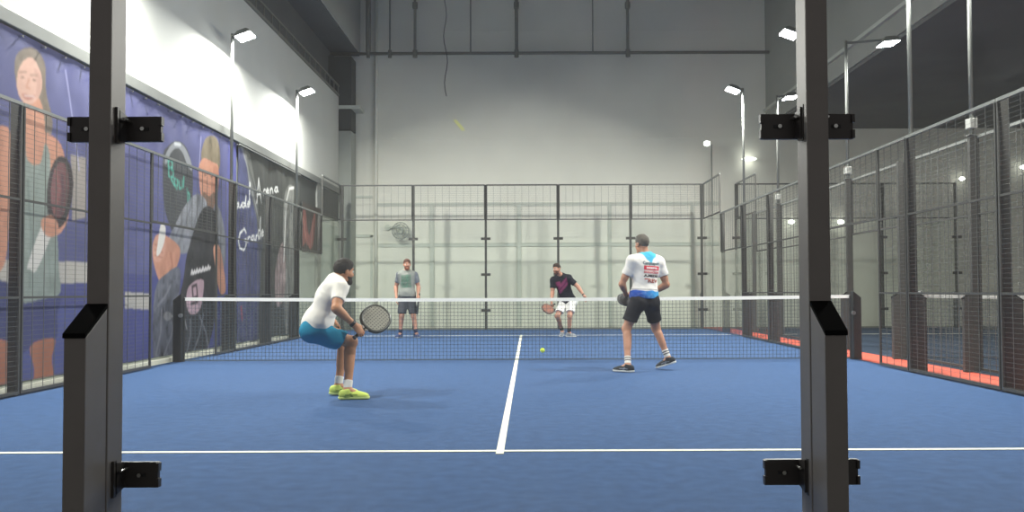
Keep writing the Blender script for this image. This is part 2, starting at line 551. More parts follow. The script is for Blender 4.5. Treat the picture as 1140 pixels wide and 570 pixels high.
for s, nm in ((-1, 'left'), (1, 'right')):
    x = s * 5.0
    pane('full height %s side glass pane next to the far corner' % nm, 'y', x, 20.26, 22.2, 0, 2.99, G_far, 'side glass panes')
    pane('low %s side glass pane between the tall side glass and the mesh' % nm, 'y', x, 18.27, 20.24, 0, 1.99, G_far, 'side glass panes')
    mesh_panel('raised mesh panel on the tall %s side glass at the far corner' % nm, 'y', x, 20.26, 22.2, 3.0, 4.0, 'court side mesh panels')
    mesh_panel('mesh panel on the low %s side glass, one step down from the corner' % nm, 'y', x, 18.27, 20.24, 2.0, 3.0, 'court side mesh panels')
    for (a, b, z0, w) in ((16.26, 18.24, 0.01, 'full height mesh panel of the %s fence between far and middle posts'),
                          (14.26, 16.24, 0.01, 'full height mesh panel of the %s fence, next beyond the net gap panel'),
                          (13.4, 14.24, 0.01, 'narrow full height mesh panel of the %s fence beyond the net gap'),
                          (11.1, 13.4, 2.0, 'raised mesh panel bridging the net gap in the %s fence'),
                          (10.26, 11.1, 0.01, 'narrow full height mesh panel of the %s fence before the net gap'),
                          (8.26, 10.24, 0.01, 'full height mesh panel of the %s fence, second nearest the camera'),
                          (6.27, 8.24, 0.01, 'full height mesh panel of the %s fence nearest the camera')):
        rails = [r for r in (1.0, 2.0) if r > z0 + 0.1]
        mesh_panel(w % nm, 'y', x, a, b, z0, 3.0, 'court side mesh panels', rails)
# neighbouring court
for i in range(3):
    a, b = (5.93, 7.93, 9.95, 12.0)[i:i + 2]
    pane('neighbouring far glass pane, %s from the walkway' % ORD[i], 'x', YF, a + 0.012, b - 0.012, 0, 2.99, G_far, 'neighbouring glass panes')
    mesh_panel('mesh panel above the neighbouring far glass, %s from the walkway' % ORD[i], 'x', YF, a + 0.02, b - 0.02, 3.0, 4.0, 'neighbouring mesh panels')
x = 5.9
pane('tall glass pane of the neighbouring court next to its far corner', 'y', x, 20.26, 22.2, 0, 2.99, G_far, 'neighbouring glass panes')
pane('low glass pane of the neighbouring court beside the red walkway', 'y', x, 18.27, 20.24, 0, 1.99, G_far, 'neighbouring glass panes')
mesh_panel('raised corner mesh panel of the neighbouring court beside the walkway', 'y', x, 20.26, 22.2, 3.0, 4.0, 'neighbouring mesh panels')
mesh_panel('mesh panel over the low neighbouring glass beside the walkway', 'y', x, 18.27, 20.24, 2.0, 3.0, 'neighbouring mesh panels')
for i, (a, b) in enumerate(((16.26, 18.24), (14.26, 16.24), (12.26, 14.24), (10.26, 12.24), (8.26, 10.24))):
    mesh_panel('full height neighbouring mesh panel along the walkway, %s from its glass' % ORD[i], 'y', x, a, b, 2.0 if i in (2,) else 0.01, 3.0, 'neighbouring mesh panels', (2.0,) if i != 2 else (), dv=0.16, dh=0.1)

# ------------------------------------------------------------------ nets
M_tape = mat('white_net_tape', 'eceae4', 0.7)
M_netc = mat('dark_net_cord', '4a545a', 0.8)


def make_net(label, x0, x1, cat='net'):
    t = thing('court_net', label, cat, ((x0 + x1) / 2, YNET, 0))
    hw = (x1 - x0) / 2
    top = lambda x: 0.972 - 0.03 * (1 - (x / hw) ** 2)
    n = 24
    m = MB()
    xs = [-hw + 2 * hw * i / n for i in range(n + 1)]
    for a, b in zip(xs, xs[1:]):
        m.hexa([(a, -0.004, top(a) - 0.05), (b, -0.004, top(b) - 0.05), (b, 0.004, top(b) - 0.05), (a, 0.004, top(a) - 0.05),
                (a, -0.004, top(a)), (b, -0.004, top(b)), (b, 0.004, top(b)), (a, 0.004, top(a))])
    m.build('tape', M_tape, t)
    g = MB()
    r = 0.0024
    k = int(2 * hw / 0.056)
    for i in range(k + 1):
        x = -hw + 2 * hw * i / k
        g.box((x - r, -r, 0.02), (x + r, r, top(x) - 0.05))
    for j in range(16):
        fz = j / 16
        for a, b in zip(xs, xs[1:]):
            za, zb = 0.025 + (top(a) - 0.075) * fz, 0.025 + (top(b) - 0.075) * fz
            g.hexa([(a, -r, za - r), (b, -r, zb - r), (b, r, zb - r), (a, r, za - r), (a, -r, za + r), (b, -r, zb + r), (b, r, zb + r), (a, r, za + r)])
    g.build('netting', M_netc, t)
    MB().tube([(-hw, 0, 0.015), (hw, 0, 0.015)], 0.006, 6).build('bottom_cord', M_netc, t)
    for s in (-1, 1):
        xa, xb = sorted((s * (hw + 0.03), s * (hw + 0.15)))
        p = MB().prism([(xa, 0), (xb, 0), (xb, 0.93 if s > 0 else 1.03), (xa, 1.03 if s > 0 else 0.93)], 1, -0.05, 0.05).build('net_post', M_post_dark, t, bevel=0.004)
        MB().tube([(s * hw, 0, 0), (s * hw, 0, 0.965)], 0.016, 8).build('inner_pole', M_post_dark, p)
        MB().tube([(s * (hw + 0.02), -0.06, 0.7), (s * (hw + 0.02), -0.1, 0.7)], 0.03, 10).build('winder', M_rail, p)
    return t


make_net('white topped net stretched across the blue court between the players', -5.03, 5.05)
make_net('white topped net of the neighbouring court beyond the red walkway', 6.15, 11.7)

# ------------------------------------------------------------------ lamp masts
def mast(label, x, y, base, H, inward, arm, lens_tilt=0.35, box=False, group='court lamp masts'):
    t = thing('lamp_mast', label, 'lamp', (x, y, base), group)
    h = H - base
    MB().tube([(0, 0, 0.01), (0, 0, h + 0.02)], 0.026, 10).build('pole', M_pole, t, smooth=True)
    MB().box((-0.06, -0.06, 0), (0.06, 0.06, 0.012)).build('base_plate', M_pole, t)
    MB().tube([(0, 0, h - 0.02), (inward * arm, 0, h + 0.04)], 0.022, 8).build('arm', M_pole, t)
    R = Matrix.Rotation(inward * -lens_tilt, 3, 'Y')
    c = Vector((inward * arm, 0, h))
    def loc(p): return c + R @ Vector(p)
    m = MB()
    m.hexa([loc(p) for p in ((-0.15, -0.17, -0.03), (0.15, -0.17, -0.03), (0.15, 0.17, -0.03), (-0.15, 0.17, -0.03),
                             (-0.12, -0.14, 0.04), (0.12, -0.14, 0.04), (0.12, 0.14, 0.04), (-0.12, 0.14, 0.04))])
    for i in range(5):
        yy = -0.11 + 0.055 * i
        m.hexa([loc(p) for p in ((-0.1, yy - 0.006, 0.04), (0.1, yy - 0.006, 0.04), (0.1, yy + 0.006, 0.04), (-0.1, yy + 0.006, 0.04),
                                 (-0.09, yy - 0.006, 0.07), (0.09, yy - 0.006, 0.07), (0.09, yy + 0.006, 0.07), (-0.09, yy + 0.006, 0.07))])
    hd = m.build('lamp_housing', M_pole, t)
    MB().hexa([loc(p) for p in ((-0.135, -0.155, -0.045), (0.135, -0.155, -0.045), (0.135, 0.155, -0.045), (-0.135, 0.155, -0.045),
                                (-0.135, -0.155, -0.03), (0.135, -0.155, -0.03), (0.135, 0.155, -0.03), (-0.135, 0.155, -0.03))]).build('lens', M_lens, hd)
    if box:
        MB().box((-0.05, -0.06, 0.09), (0.05, 0.06, 0.22)).build('junction_box', mat('grey_box_plastic', 'b4b4ae', 0.6), t, bevel=0.01)
    return c + Vector((x, y, base)), R


LAMP_W = 360.0
def area(loc, R, w, size=0.27):
    d = bpy.data.lights.new('lamp_light', 'AREA')
    d.shape = 'RECTANGLE'
    d.size, d.size_y = size, size * 1.15
    d.energy = w
    d.color = (1.0, 1.0, 0.955)
    o = bpy.data.objects.new('lamp_light', d)
    COL.objects.link(o)
    o.matrix_world = Matrix.Translation(loc + R @ Vector((0, 0, -0.055))) @ R.to_4x4()
    return o


mast_lab = {(-1, 18.25): 'far left floodlight mast, the one nearer the back wall', (-1, 14.25): 'left floodlight mast just beyond the net, beside the banner seam',
            (-1, 10.25): 'left floodlight mast before the net, rising behind the left steel post', (-1, 6.25): 'left floodlight mast nearest the camera',
            (1, 18.25): 'far right floodlight mast, the one nearer the back wall', (1, 14.25): 'right floodlight mast with its bright lamp at the right steel post',
            (1, 10.25): 'bright slim floodlight mast before the net on the right fence', (1, 6.25): 'right floodlight mast nearest the camera'}
for s in (-1, 1):
    for y in (18.25, 14.25, 10.25, 6.25):
        if y == 6.25:
            area(Vector((s * 4.84, y, 5.6)), Matrix.Rotation(s * 0.35, 3, 'Y'), LAMP_W)
            continue
        c, R = mast(mast_lab[(s, y)], s * 5.065, y, 3.0, 5.62, -s, 0.22)
        area(c, R, LAMP_W)
for y, lb in ((18.25, 'neighbouring floodlight mast on the walkway side, farthest along'), (14.25, 'neighbouring floodlight mast on the walkway side, second from the back wall'),
              (10.25, 'neighbouring floodlight mast on the walkway side, closest to the camera')):
    c, R = mast(lb, 5.84, y, 3.0, 5.45, 1, 0.75 if y == 14.25 else 0.3, 0.1, True, 'neighbouring lamp masts')
    area(c, R, LAMP_W * 0.08)
c, R = mast('lone floodlight mast on the far side of the neighbouring court', 11.95, 18.25, 0.0, 5.62, -1, 0.4, 0.1, False, 'neighbouring lamp masts')
area(c, R, LAMP_W * 0.08)

# small lamps around the back wall
p = W(787, 160, 23.3)
t = thing('pole_lamp', 'small round lamp on a thin pole behind the far right corner', 'lamp', (p.x + 0.13, 23.3, 0))
MB().tube([(0, 0, -0.03), (0, 0, p.z - 0.02), (-0.1, 0, p.z + 0.02)], 0.022, 8).build('pole', M_pole, t)
MB().tube([(-0.13, 0, p.z - 0.07), (-0.13, 0, p.z - 0.03), (-0.13, 0, p.z + 0.05), (-0.13, 0, p.z + 0.08)], [0.03, 0.09, 0.09, 0.03], 14).build('lamp_globe', M_lens2, t, smooth=True)
for i, (px, py, rx, rz, lb) in enumerate((
        (834, 177, 0.22, 0.05, 'flat saucer shaped lit lamp high on the back wall right of the far corner'),
        (881, 247, 0.10, 0.06, 'small lit wall lamp on a stub arm behind the walkway'),
        (936, 247, 0.10, 0.06, 'small lit wall lamp on a stub arm behind the right steel post'),
        (1015, 211, 0.07, 0.06, 'small round lit wall lamp, lowest of the rising row of three'),
        (1071, 199, 0.08, 0.06, 'small round lit wall lamp, middle of the rising row of three'),
        (1139, 186, 0.09, 0.06, 'small round lit wall lamp, highest of the rising row of three'))):
    p = W(px, py, 23.8)
    t = thing('wall_lamp', lb, 'lamp', (p.x, 24.0, p.z), 'small lamps on the back wall')
    MB().tube([(0, 0.0, -0.02), (0, -0.2, -0.02), (0, -0.2, 0)], 0.014, 6).build('arm', M_pole, t)
    mm = MB()
    n = 14
    lay = [(-rz, 0.3), (-rz * 0.7, 0.75), (0, 1.0), (rz * 0.7, 0.75), (rz, 0.3)]
    v = []
    for zz, k in lay:
        v += [(rx * k * math.cos(2 * PI * j / n), -0.2 + min(rx, 0.15) * k * math.sin(2 * PI * j / n), zz) for j in range(n)]
    f = [(a * n + j, a * n + (j + 1) % n, (a + 1) * n + (j + 1) % n, (a + 1) * n + j) for a in range(4) for j in range(n)]
    f += [tuple(range(n))[::-1], tuple(4 * n + j for j in range(n))]
    mesh_obj('lamp_globe', v, f, M_lens2, t, smooth=True)

# scrap of tape on the near glass
tape_m = mat('pale_yellow_tape', 'd9dab0', 0.6)
_tl = tape_m.node_tree.nodes.new('ShaderNodeBsdfTranslucent')
_tl.inputs['Color'].default_value = (*lin('e4e4bc'), 1)
tape_m.node_tree.links.new(_tl.outputs[0], tape_m.node_tree.nodes['Material Output'].inputs['Surface'])
p = W(511, 139, YN - 0.012)
o = MB().prism([(-0.017, 0.014), (-0.010, 0.018), (0.014, -0.008), (0.016, -0.016), (0.008, -0.017), (-0.004, -0.002)], 1, -0.0008, 0.0008).build('tape_scrap', tape_m, None, (p.x, YN - 0.0065, p.z))
tag(o, 'tiny pale yellow scrap of tape stuck high on the near glass', 'tape')

# ball in flight
p = W(604, 390, 11.6)
n, v, f = 16, [], []
for i in range(1, 10):
    th = PI * i / 10
    v += [(0.034 * math.sin(th) * math.cos(2 * PI * j / n), 0.034 * math.sin(th) * math.sin(2 * PI * j / n), 0.034 * math.cos(th)) for j in range(n)]
f = [(a * n + j, (a + 1) * n + j, (a + 1) * n + (j + 1) % n, a * n + (j + 1) % n) for a in range(8) for j in range(n)]
f += [tuple(range(n)), tuple(8 * n + j for j in range(n))[::-1]]
ball = mesh_obj('padel_ball', v, f, mat('ball_yellow_felt', 'd3ea3c', 0.9, bump=0.4, bscale=900), None, p, smooth=True)
tag(ball, 'small yellow green ball low in the air just before the net', 'ball')
sm = MB().tube([(0.0345 * math.cos(a_ * PI / 16) * (1 - 0.0), 0.0345 * math.sin(a_ * PI / 16) * math.cos(0.5 * math.sin(a_ * PI / 8)), 0.0345 * math.sin(a_ * PI / 16) * math.sin(0.5 * math.sin(a_ * PI / 8))) for a_ in range(32)], 0.0012, 5, closed=True)
sm.build('seam', M_white, ball)
# ------------------------------------------------------------------ printed banners on the left wall
def smooth_closed(pts, sub=5):
    pts = [np.array(p, float) for p in pts]
    n = len(pts)
    out = []
    for i in range(n):
        p0, p1, p2, p3 = pts[i - 1], pts[i], pts[(i + 1) % n], pts[(i + 2) % n]
        for k in range(sub):
            t = k / sub
            out.append(0.5 * ((2 * p1) + (-p0 + p2) * t + (2 * p0 - 5 * p1 + 4 * p2 - p3) * t * t + (-p0 + 3 * p1 - 3 * p2 + p3) * t ** 3))
    return np.array(out)


class Print:
    """a printed cloth: colour per vertex on a fine grid lying on the wall"""

    def __init__(self, y0, y1, z0, z1, x, res, base, seed=0):
        self.x, self.res = x, res
        self.ny, self.nz = int((y1 - y0) / res) + 1, int((z1 - z0) / res) + 1
        self.Y, self.Z = np.meshgrid(np.linspace(y0, y1, self.ny), np.linspace(z0, z1, self.nz))
        self.c = np.zeros((self.nz, self.ny, 3), np.float32)
        self.c[:] = lin(base)
        rng = np.random.default_rng(seed)
        self.rng = rng

    def noise(self, sy, sz, amp, seed):
        r = np.random.default_rng(seed)
        gy = max(2, int((self.Y.max() - self.Y.min()) / sy) + 2)
        gz = max(2, int((self.Z.max() - self.Z.min()) / sz) + 2)
        g = r.normal(size=(gz, gy))
        fy = (self.Y - self.Y.min()) / (self.Y.max() - self.Y.min()) * (gy - 1.001)
        fz = (self.Z - self.Z.min()) / (self.Z.max() - self.Z.min()) * (gz - 1.001)
        iy, iz = fy.astype(int), fz.astype(int)
        ty, tz = fy - iy, fz - iz
        ty, tz = ty * ty * (3 - 2 * ty), tz * tz * (3 - 2 * tz)
        return amp * (g[iz, iy] * (1 - ty) * (1 - tz) + g[iz, iy + 1] * ty * (1 - tz) + g[iz + 1, iy] * (1 - ty) * tz + g[iz + 1, iy + 1] * ty * tz)

    def mottle(self, amp, seed=1, sy=0.5, sz=0.5):
        self.c *= (1 + self.noise(sy, sz, amp, seed) + self.noise(sy / 4, sz / 4, amp * 0.6, seed + 1))[..., None]

    def px(self, pts):
        out = []
        for (a, b) in pts:
            p = on_x(a, b, self.x)
            out.append((p.y, p.z))
        return np.array(out)

    def _blend(self, a, color):
        a = a.astype(np.float32)
        for ax in (0, 1):
            a = (np.roll(a, 1, ax) + 2 * a + np.roll(a, -1, ax)) / 4
        self.c += a[..., None] * (np.array(lin(color), np.float32) - self.c)

    def poly(self, pts, color, alpha=1.0, smooth=True, mot=0.0, seed=3, world=False):
        q = np.array(pts, float) if world else self.px(pts)
        if smooth:
            q = smooth_closed(q)
        ins = np.zeros(self.Y.shape, bool)
        sel = (self.Y >= q[:, 0].min()) & (self.Y <= q[:, 0].max()) & (self.Z >= q[:, 1].min()) & (self.Z <= q[:, 1].max())
        yy, zz = self.Y[sel], self.Z[sel]
        r = np.zeros(yy.shape, bool)
        j = len(q) - 1
        for i in range(len(q)):
            y1, z1, y2, z2 = q[i, 0], q[i, 1], q[j, 0], q[j, 1]
            if z1 != z2:
                r ^= ((z1 > zz) != (z2 > zz)) & (yy < (y2 - y1) * (zz - z1) / (z2 - z1) + y1)
            j = i
        ins[sel] = r
        if mot:
            before = self.c.copy()
        self._blend(ins * alpha, color)
        if mot:
            n = 1 + self.noise(0.16, 0.22, mot, seed) + self.noise(0.05, 0.07, mot * 0.6, seed + 9)
            self.c = np.where(ins[..., None], self.c * n[..., None], self.c)
        return self

    def ell(self, cx, cy, rx, ry, color, alpha=1.0, rot=0.0, mot=0.0):
        pts = [(cx + rx * math.cos(t) * math.cos(rot) - ry * math.sin(t) * math.sin(rot), cy + rx * math.cos(t) * math.sin(rot) + ry * math.sin(t) * math.cos(rot)) for t in [2 * PI * k / 20 for k in range(20)]]
        return self.poly(pts, color, alpha, False, mot)

    def stroke(self, pts, w, color, alpha=1.0, world=False):
        q = np.array(pts, float) if world else self.px(pts)
        d = np.full(self.Y.shape, 9.0)
        for a, b in zip(q, q[1:]):
            v = b - a
            t = np.clip(((self.Y - a[0]) * v[0] + (self.Z - a[1]) * v[1]) / max(1e-9, v @ v), 0, 1)
            d = np.minimum(d, np.hypot(self.Y - a[0] - t * v[0], self.Z - a[1] - t * v[1]))
        self._blend(np.clip(1.5 - d / (w / 2), 0, 1) * alpha, color)
        return self

    def build(self, name, m, waves, parent=None):
        X = np.full(self.Y.shape, self.x) + waves
        v = np.stack([X, self.Y, self.Z], -1).reshape(-1, 3)
        i = np.arange(self.nz - 1)[:, None] * self.ny + np.arange(self.ny - 1)[None, :]
        f = np.stack([i, i + 1, i + self.ny + 1, i + self.ny], -1).reshape(-1, 4)
        me = bpy.data.meshes.new(name)
        me.from_pydata(v.tolist(), [], f.tolist())
        me.materials.append(m)
        me.polygons.foreach_set('use_smooth', [True] * len(me.polygons))
        o = bpy.data.objects.new(name, me)
        COL.objects.link(o)
        set_vcol(o, np.clip(self.c.reshape(-1, 3), 0, 1))
        if parent:
            o.parent = parent
        return o


M_ban = vcol_mat('printed_banner_vinyl', 0.55, spec=0.3)
XB = XW + 0.045
b1 = Print(6.4, 15.05, 0.10, 3.84, XB, 0.0125, '5a5b86')
b1.mottle(0.07, 5, 0.7, 0.6)
# lower background: pale court boards and darker blue
b1.poly([(-40, 285), (270, 318), (270, 420), (-40, 520)], '454880', 0.75, False)
b1.poly([(78, 172), (96, 176), (96, 242), (80, 246)], 'a59a8a', 0.8, False)
for q in ([(-40, 288), (100, 292), (100, 315), (-40, 316)], [(139, 325), (168, 327), (168, 345), (139, 343)]):
    b1.poly(q, 'bdb6aa', 0.9, False)
b1.poly([(-40, 330), (100, 345), (100, 420), (-40, 440)], '555c92', 0.6, False)
b1.stroke([(73, 78), (80, 130), (88, 190)], 0.02, 'aaa9cf', 0.8)
b1.stroke([(224, 152), (222, 185), (224, 215)], 0.02, 'b8b6d4', 0.8)
# the woman
SK, SKD = 'c48c74', 'a56a52'
b1.poly([(-30, 150), (0, 140), (12, 150), (14, 200), (10, 250), (2, 300), (-30, 300)], SK, mot=0.06)
b1.poly([(14, 330), (64, 326), (63, 350), (61, 378), (36, 386), (16, 392)], '40436f', mot=0.05)
b1.poly([(-30, 320), (12, 318), (12, 378), (-30, 388)], '3f426c', mot=0.05)
b1.poly([(33, 385), (60, 377), (57, 400), (60, 420), (56, 430), (36, 436), (38, 412)], SKD, mot=0.05)
b1.poly([(-30, 388), (8, 380), (9, 410), (6, 434), (-30, 446)], SKD, mot=0.05)
b1.poly([(30, 430), (62, 422), (66, 430), (40, 437), (28, 438)], 'd9d4d0')
b1.poly([(17, 64), (24, 55), (36, 53), (46, 61), (51, 76), (51, 98), (54, 115), (58, 132), (57, 150), (49, 152), (43, 135), (34, 118), (21, 100), (16, 82)], '7d7064', mot=0.12)
b1.poly([(27, 108), (45, 112), (50, 150), (46, 175), (24, 165)], SK, mot=0.05)
b1.poly([(14, 148), (28, 138), (48, 146), (66, 158), (73, 180), (76, 215), (75, 245), (62, 262), (56, 240), (40, 220), (18, 200)], SK, mot=0.06)
b1.poly([(14, 165), (26, 150), (30, 178), (44, 182), (50, 160), (56, 175), (56, 220), (63, 262), (65, 300), (66, 326), (50, 332), (15, 332), (20, 260)], '8a938c', mot=0.07)
b1.stroke([(30, 200), (34, 260), (32, 320)], 0.03, '6d7873', 0.6)
b1.stroke([(50, 190), (52, 250), (56, 320)], 0.03, '737e78', 0.6)
b1.ell(33, 90, 15, 26.5, 'cda392', rot=0.06, mot=0.03)
b1.poly([(17, 80), (20, 66), (30, 58), (42, 63), (49, 84), (51, 108), (47.5, 104), (46, 82), (36, 64), (24, 66)], '776a5e', mot=0.1)
b1.poly([(38, 76), (45, 84), (45, 102), (40, 110), (41, 92)], 'b08578', 0.5)
for ex in (25, 38):
    b1.ell(ex, 86 + (ex - 25) * 0.25, 2.6, 1.3, '5a4238', 0.7)
    b1.stroke([(ex - 4, 80.5 + (ex - 25) * 0.25), (ex + 4, 80 + (ex - 25) * 0.3)], 0.022, '7d6252', 0.6)
b1.stroke([(32, 88), (29, 97), (33, 99)], 0.02, 'b9806b', 0.8)
b1.poly([(24, 104), (33, 106), (40, 106), (34, 111), (27, 110)], 'a8685f', 0.8)
b1.stroke([(27, 106.5), (38, 107.5)], 0.02, 'dcc8c0', 0.7)
b1.ell(66, 214, 14.5, 41, '3c3536', rot=0.08, mot=0.05)
b1.ell(66, 212, 10, 32, '6d4a4c', rot=0.08, mot=0.12)
b1.stroke([(62, 190), (66, 210), (60, 235)], 0.05, '8d5a58', 0.7)
b1.stroke([(69, 195), (70, 215), (67, 238)], 0.05, '4a3b44', 0.7)
b1.poly([(48, 248), (58, 256), (40, 300), (33, 300), (30, 294)], 'cfcac4')
b1.poly([(45, 246), (56, 240), (64, 250), (62, 262), (50, 262)], SK, mot=0.06)
b1.stroke([(50, 250), (62, 254)], 0.015, SKD, 0.7)
# the man with the raised racket
MS, MSD = 'bd8770', '9c6753'
b1.poly([(182, 175), (187, 163), (197, 157), (207, 163), (213, 180), (215, 205), (212, 232), (206, 250), (196, 262), (188, 250), (182, 222)], '47484b', mot=0.08)
b1.poly([(183, 180), (188, 165), (197, 158), (206, 164), (213, 180), (214, 190), (210, 186), (203, 169), (196, 165), (190, 171), (186, 182)], '96989c', 0.85)
b1.stroke([(195, 160), (201, 161)], 0.05, 'd5d6d8', 0.8)
for pts in ([(187.5, 178), (188, 196)], [(188, 178), (192, 180), (192, 186), (188, 187), (193, 190), (193, 197), (189, 197)],
            [(194, 199), (194.5, 206), (197.5, 207), (198, 201), (195, 199)], [(199.5, 202), (200, 210), (203, 209), (203, 201)], [(205, 197), (204.5, 208)],
            [(190, 198), (194, 206), (197, 210)], [(208.5, 210), (209, 225)], [(209, 214), (211, 216), (211, 223)]):
    b1.stroke(pts, 0.035, '5fae9c')
b1.poly([(225, 165), (229, 154), (236, 151), (242, 156), (245, 172), (243, 190), (228, 186), (224, 176)], '7c705c', mot=0.12)
b1.poly([(222, 184), (227, 176), (236, 180), (243, 186), (243, 210), (239, 230), (230, 233), (224, 218), (222, 200)], MS, mot=0.08)
b1.poly([(238, 186), (243, 188), (243, 212), (239, 228), (237, 210)], MSD, 0.6)
b1.poly([(226, 214), (233, 218), (239, 214), (239, 228), (235, 236), (228, 232)], '5c4c42', 0.85, mot=0.08)
b1.ell(228.5, 195, 1.5, 1.2, '4a352c', 0.8)
b1.ell(236, 196.5, 1.5, 1.2, '4a352c', 0.8)
b1.stroke([(226, 191.5), (230, 192)], 0.025, '5d4838', 0.7)
b1.stroke([(234, 193), (238, 194)], 0.025, '5d4838', 0.7)
b1.stroke([(231.5, 196), (230.5, 207), (233.5, 209)], 0.022, MSD, 0.8)
b1.stroke([(229, 215), (235, 216.5)], 0.02, '8d5046', 0.8)
# grey sleeves, dark apron, arms
b1.poly([(240, 226), (247, 240), (251, 268), (249, 300), (240, 300), (237, 250)], '7a7b80', mot=0.14)
b1.poly([(220, 216), (230, 226), (230, 256), (214, 278), (200, 282), (187, 270), (195, 250), (208, 226)], '84858b', mot=0.16)
for pts in ([(214, 226), (206, 250), (199, 272)], [(222, 224), (217, 248), (212, 268)], [(203, 246), (196, 262)]):
    b1.stroke(pts, 0.05, '62636a', 0.6)
b1.poly([(226, 232), (240, 236), (243, 262), (243, 300), (240, 350), (226, 396), (192, 400), (197, 345), (204, 310), (210, 276)], '343335', mot=0.2)
b1.poly([(238, 275), (245, 276), (250, 305), (251, 324), (245, 326), (240, 300)], MS, mot=0.07)
b1.poly([(174, 262), (184, 262), (200, 276), (197, 296), (188, 316), (178, 314), (171, 294), (170, 276)], MS, mot=0.08)
b1.stroke([(190, 282), (192, 296), (187, 310)], 0.06, MSD, 0.6)
b1.poly([(170, 272), (176, 262), (184, 268), (183, 284), (176, 292), (171, 288)], 'c79480', mot=0.07)
for k in range(3):
    b1.stroke([(172, 272 + k * 6), (181, 275 + k * 6)], 0.02, MSD, 0.7)
b1.poly([(179, 250), (184, 253), (183, 268), (178, 282), (174, 284), (176, 268)], 'd6d0c8')
b1.poly([(209, 322), (217, 313), (226, 312), (226, 326), (222, 345), (213, 350), (208, 340)], 'ad929a', mot=0.07)
b1.stroke([(214, 319), (219, 317), (220, 330), (215, 332), (214, 319)], 0.05, '3a3035')
b1.stroke([(213, 338), (220, 336)], 0.05, '3a3035')
for k in range(7):
    x0 = 213 + k * 3.0
    y0 = 305 - k * 0.9
    b1.stroke([(x0, y0), (x0 + 0.8, y0 - 4 + (k % 2)), (x0 + 1.8, y0), (x0 + 3.0, y0 - 2)], 0.04, 'd4cecc')
b1.poly([(172, 326), (186, 304), (200, 300), (198, 345), (190, 400), (172, 405)], '5f6069', mot=0.3)
for a, c in (((176, 340), (190, 318)), ((180, 345), (174, 395)), ((196, 350), (182, 398)), ((200, 360), (205, 398)), ((222, 352), (232, 388)), ((226, 350), (214, 396)), ((212, 356), (208, 392))):
    b1.stroke([a, ((a[0] + c[0]) / 2 + 2, (a[1] + c[1]) / 2), c], 0.045, '8f8f97', 0.5)
b1.ell(187, 352, 5, 5, '9a9898', 0.8, mot=0.15)
b1.stroke([(192, 352), (206, 356), (208, 366)], 0.03, 'a09ea0', 0.7)
b1.poly([(254, 150), (266, 150), (266, 392), (252, 396)], '5558a0', 0.5, False)
wv = b1.noise(1.4, 2.2, 0.006, 11) + b1.noise(0.22, 0.7, 0.0038, 12)
o = b1.build('wall_banner', M_ban, np.clip(wv, -0.02, 0.03))
tag(o, 'long blue printed banner showing a woman and a man holding rackets', 'banner', 'wall banners')
eye = MB()
for i in range(22):
    y = 6.6 + i * 0.4
    eye.tube([(XB - 0.04, y, 3.80), (XB + 0.042, y, 3.80)], 0.014, 8)
eye.build('eyelets', M_chrome, o)

b2 = Print(15.12, 19.16, 0.10, 3.84, XB, 0.0125, '4a4b48', 3)
b2.mottle(0.12, 8, 0.4, 1.5)
b2.poly([(256, 165), (270, 165), (285, 210), (292, 262), (285, 390), (256, 396)], '4d5078', 0.8, False, mot=0.15)
b2.poly([(270, 165), (279, 172), (292, 262), (288, 262)], '70716c', 0.9, False)  # fold streaks: light and shade painted into the banner's colour
b2.poly([(283, 212), (300, 220), (300, 380), (292, 384)], '3f403e', 0.7, False, mot=0.1)
b2.stroke([(268, 162), (277, 195), (284, 230), (290, 262)], 0.05, 'a4a4a4', 0.6)
b2.stroke([(274, 172), (282, 205), (290, 245)], 0.04, '2f302f', 0.7)
b2.poly([(315, 240), (320, 208), (327, 212), (326, 250), (328, 300), (327, 360), (322, 392), (316, 350)], '8d8d88', 0.75, mot=0.2)
b2.poly([(306, 300), (314, 270), (318, 290), (316, 330), (308, 340)], 'a08d8b', 0.8, mot=0.2)
b2.stroke([(316, 290), (318, 250), (319, 225), (322, 210), (327, 209)], 0.06, 'e8e6e0')
b2.stroke([(318, 390), (320, 330), (319, 300)], 0.05, 'c9c6c2', 0.8)
b2.stroke([(268, 342), (269, 356)], 0.05, 'a04a50', 0.9)
WH = 'efeeea'


def script(letters, x, y, sx, sy, dy, w):
    for ch in letters:
        for st in GLY.get(ch, ()):
            b2.stroke([(x + a * sx, y - c * sy + dy * a * sx) for a, c in st], w, WH)
        x += ADV.get(ch, 0.7) * sx
        y += dy * ADV.get(ch, 0.7) * sx
    return x, y


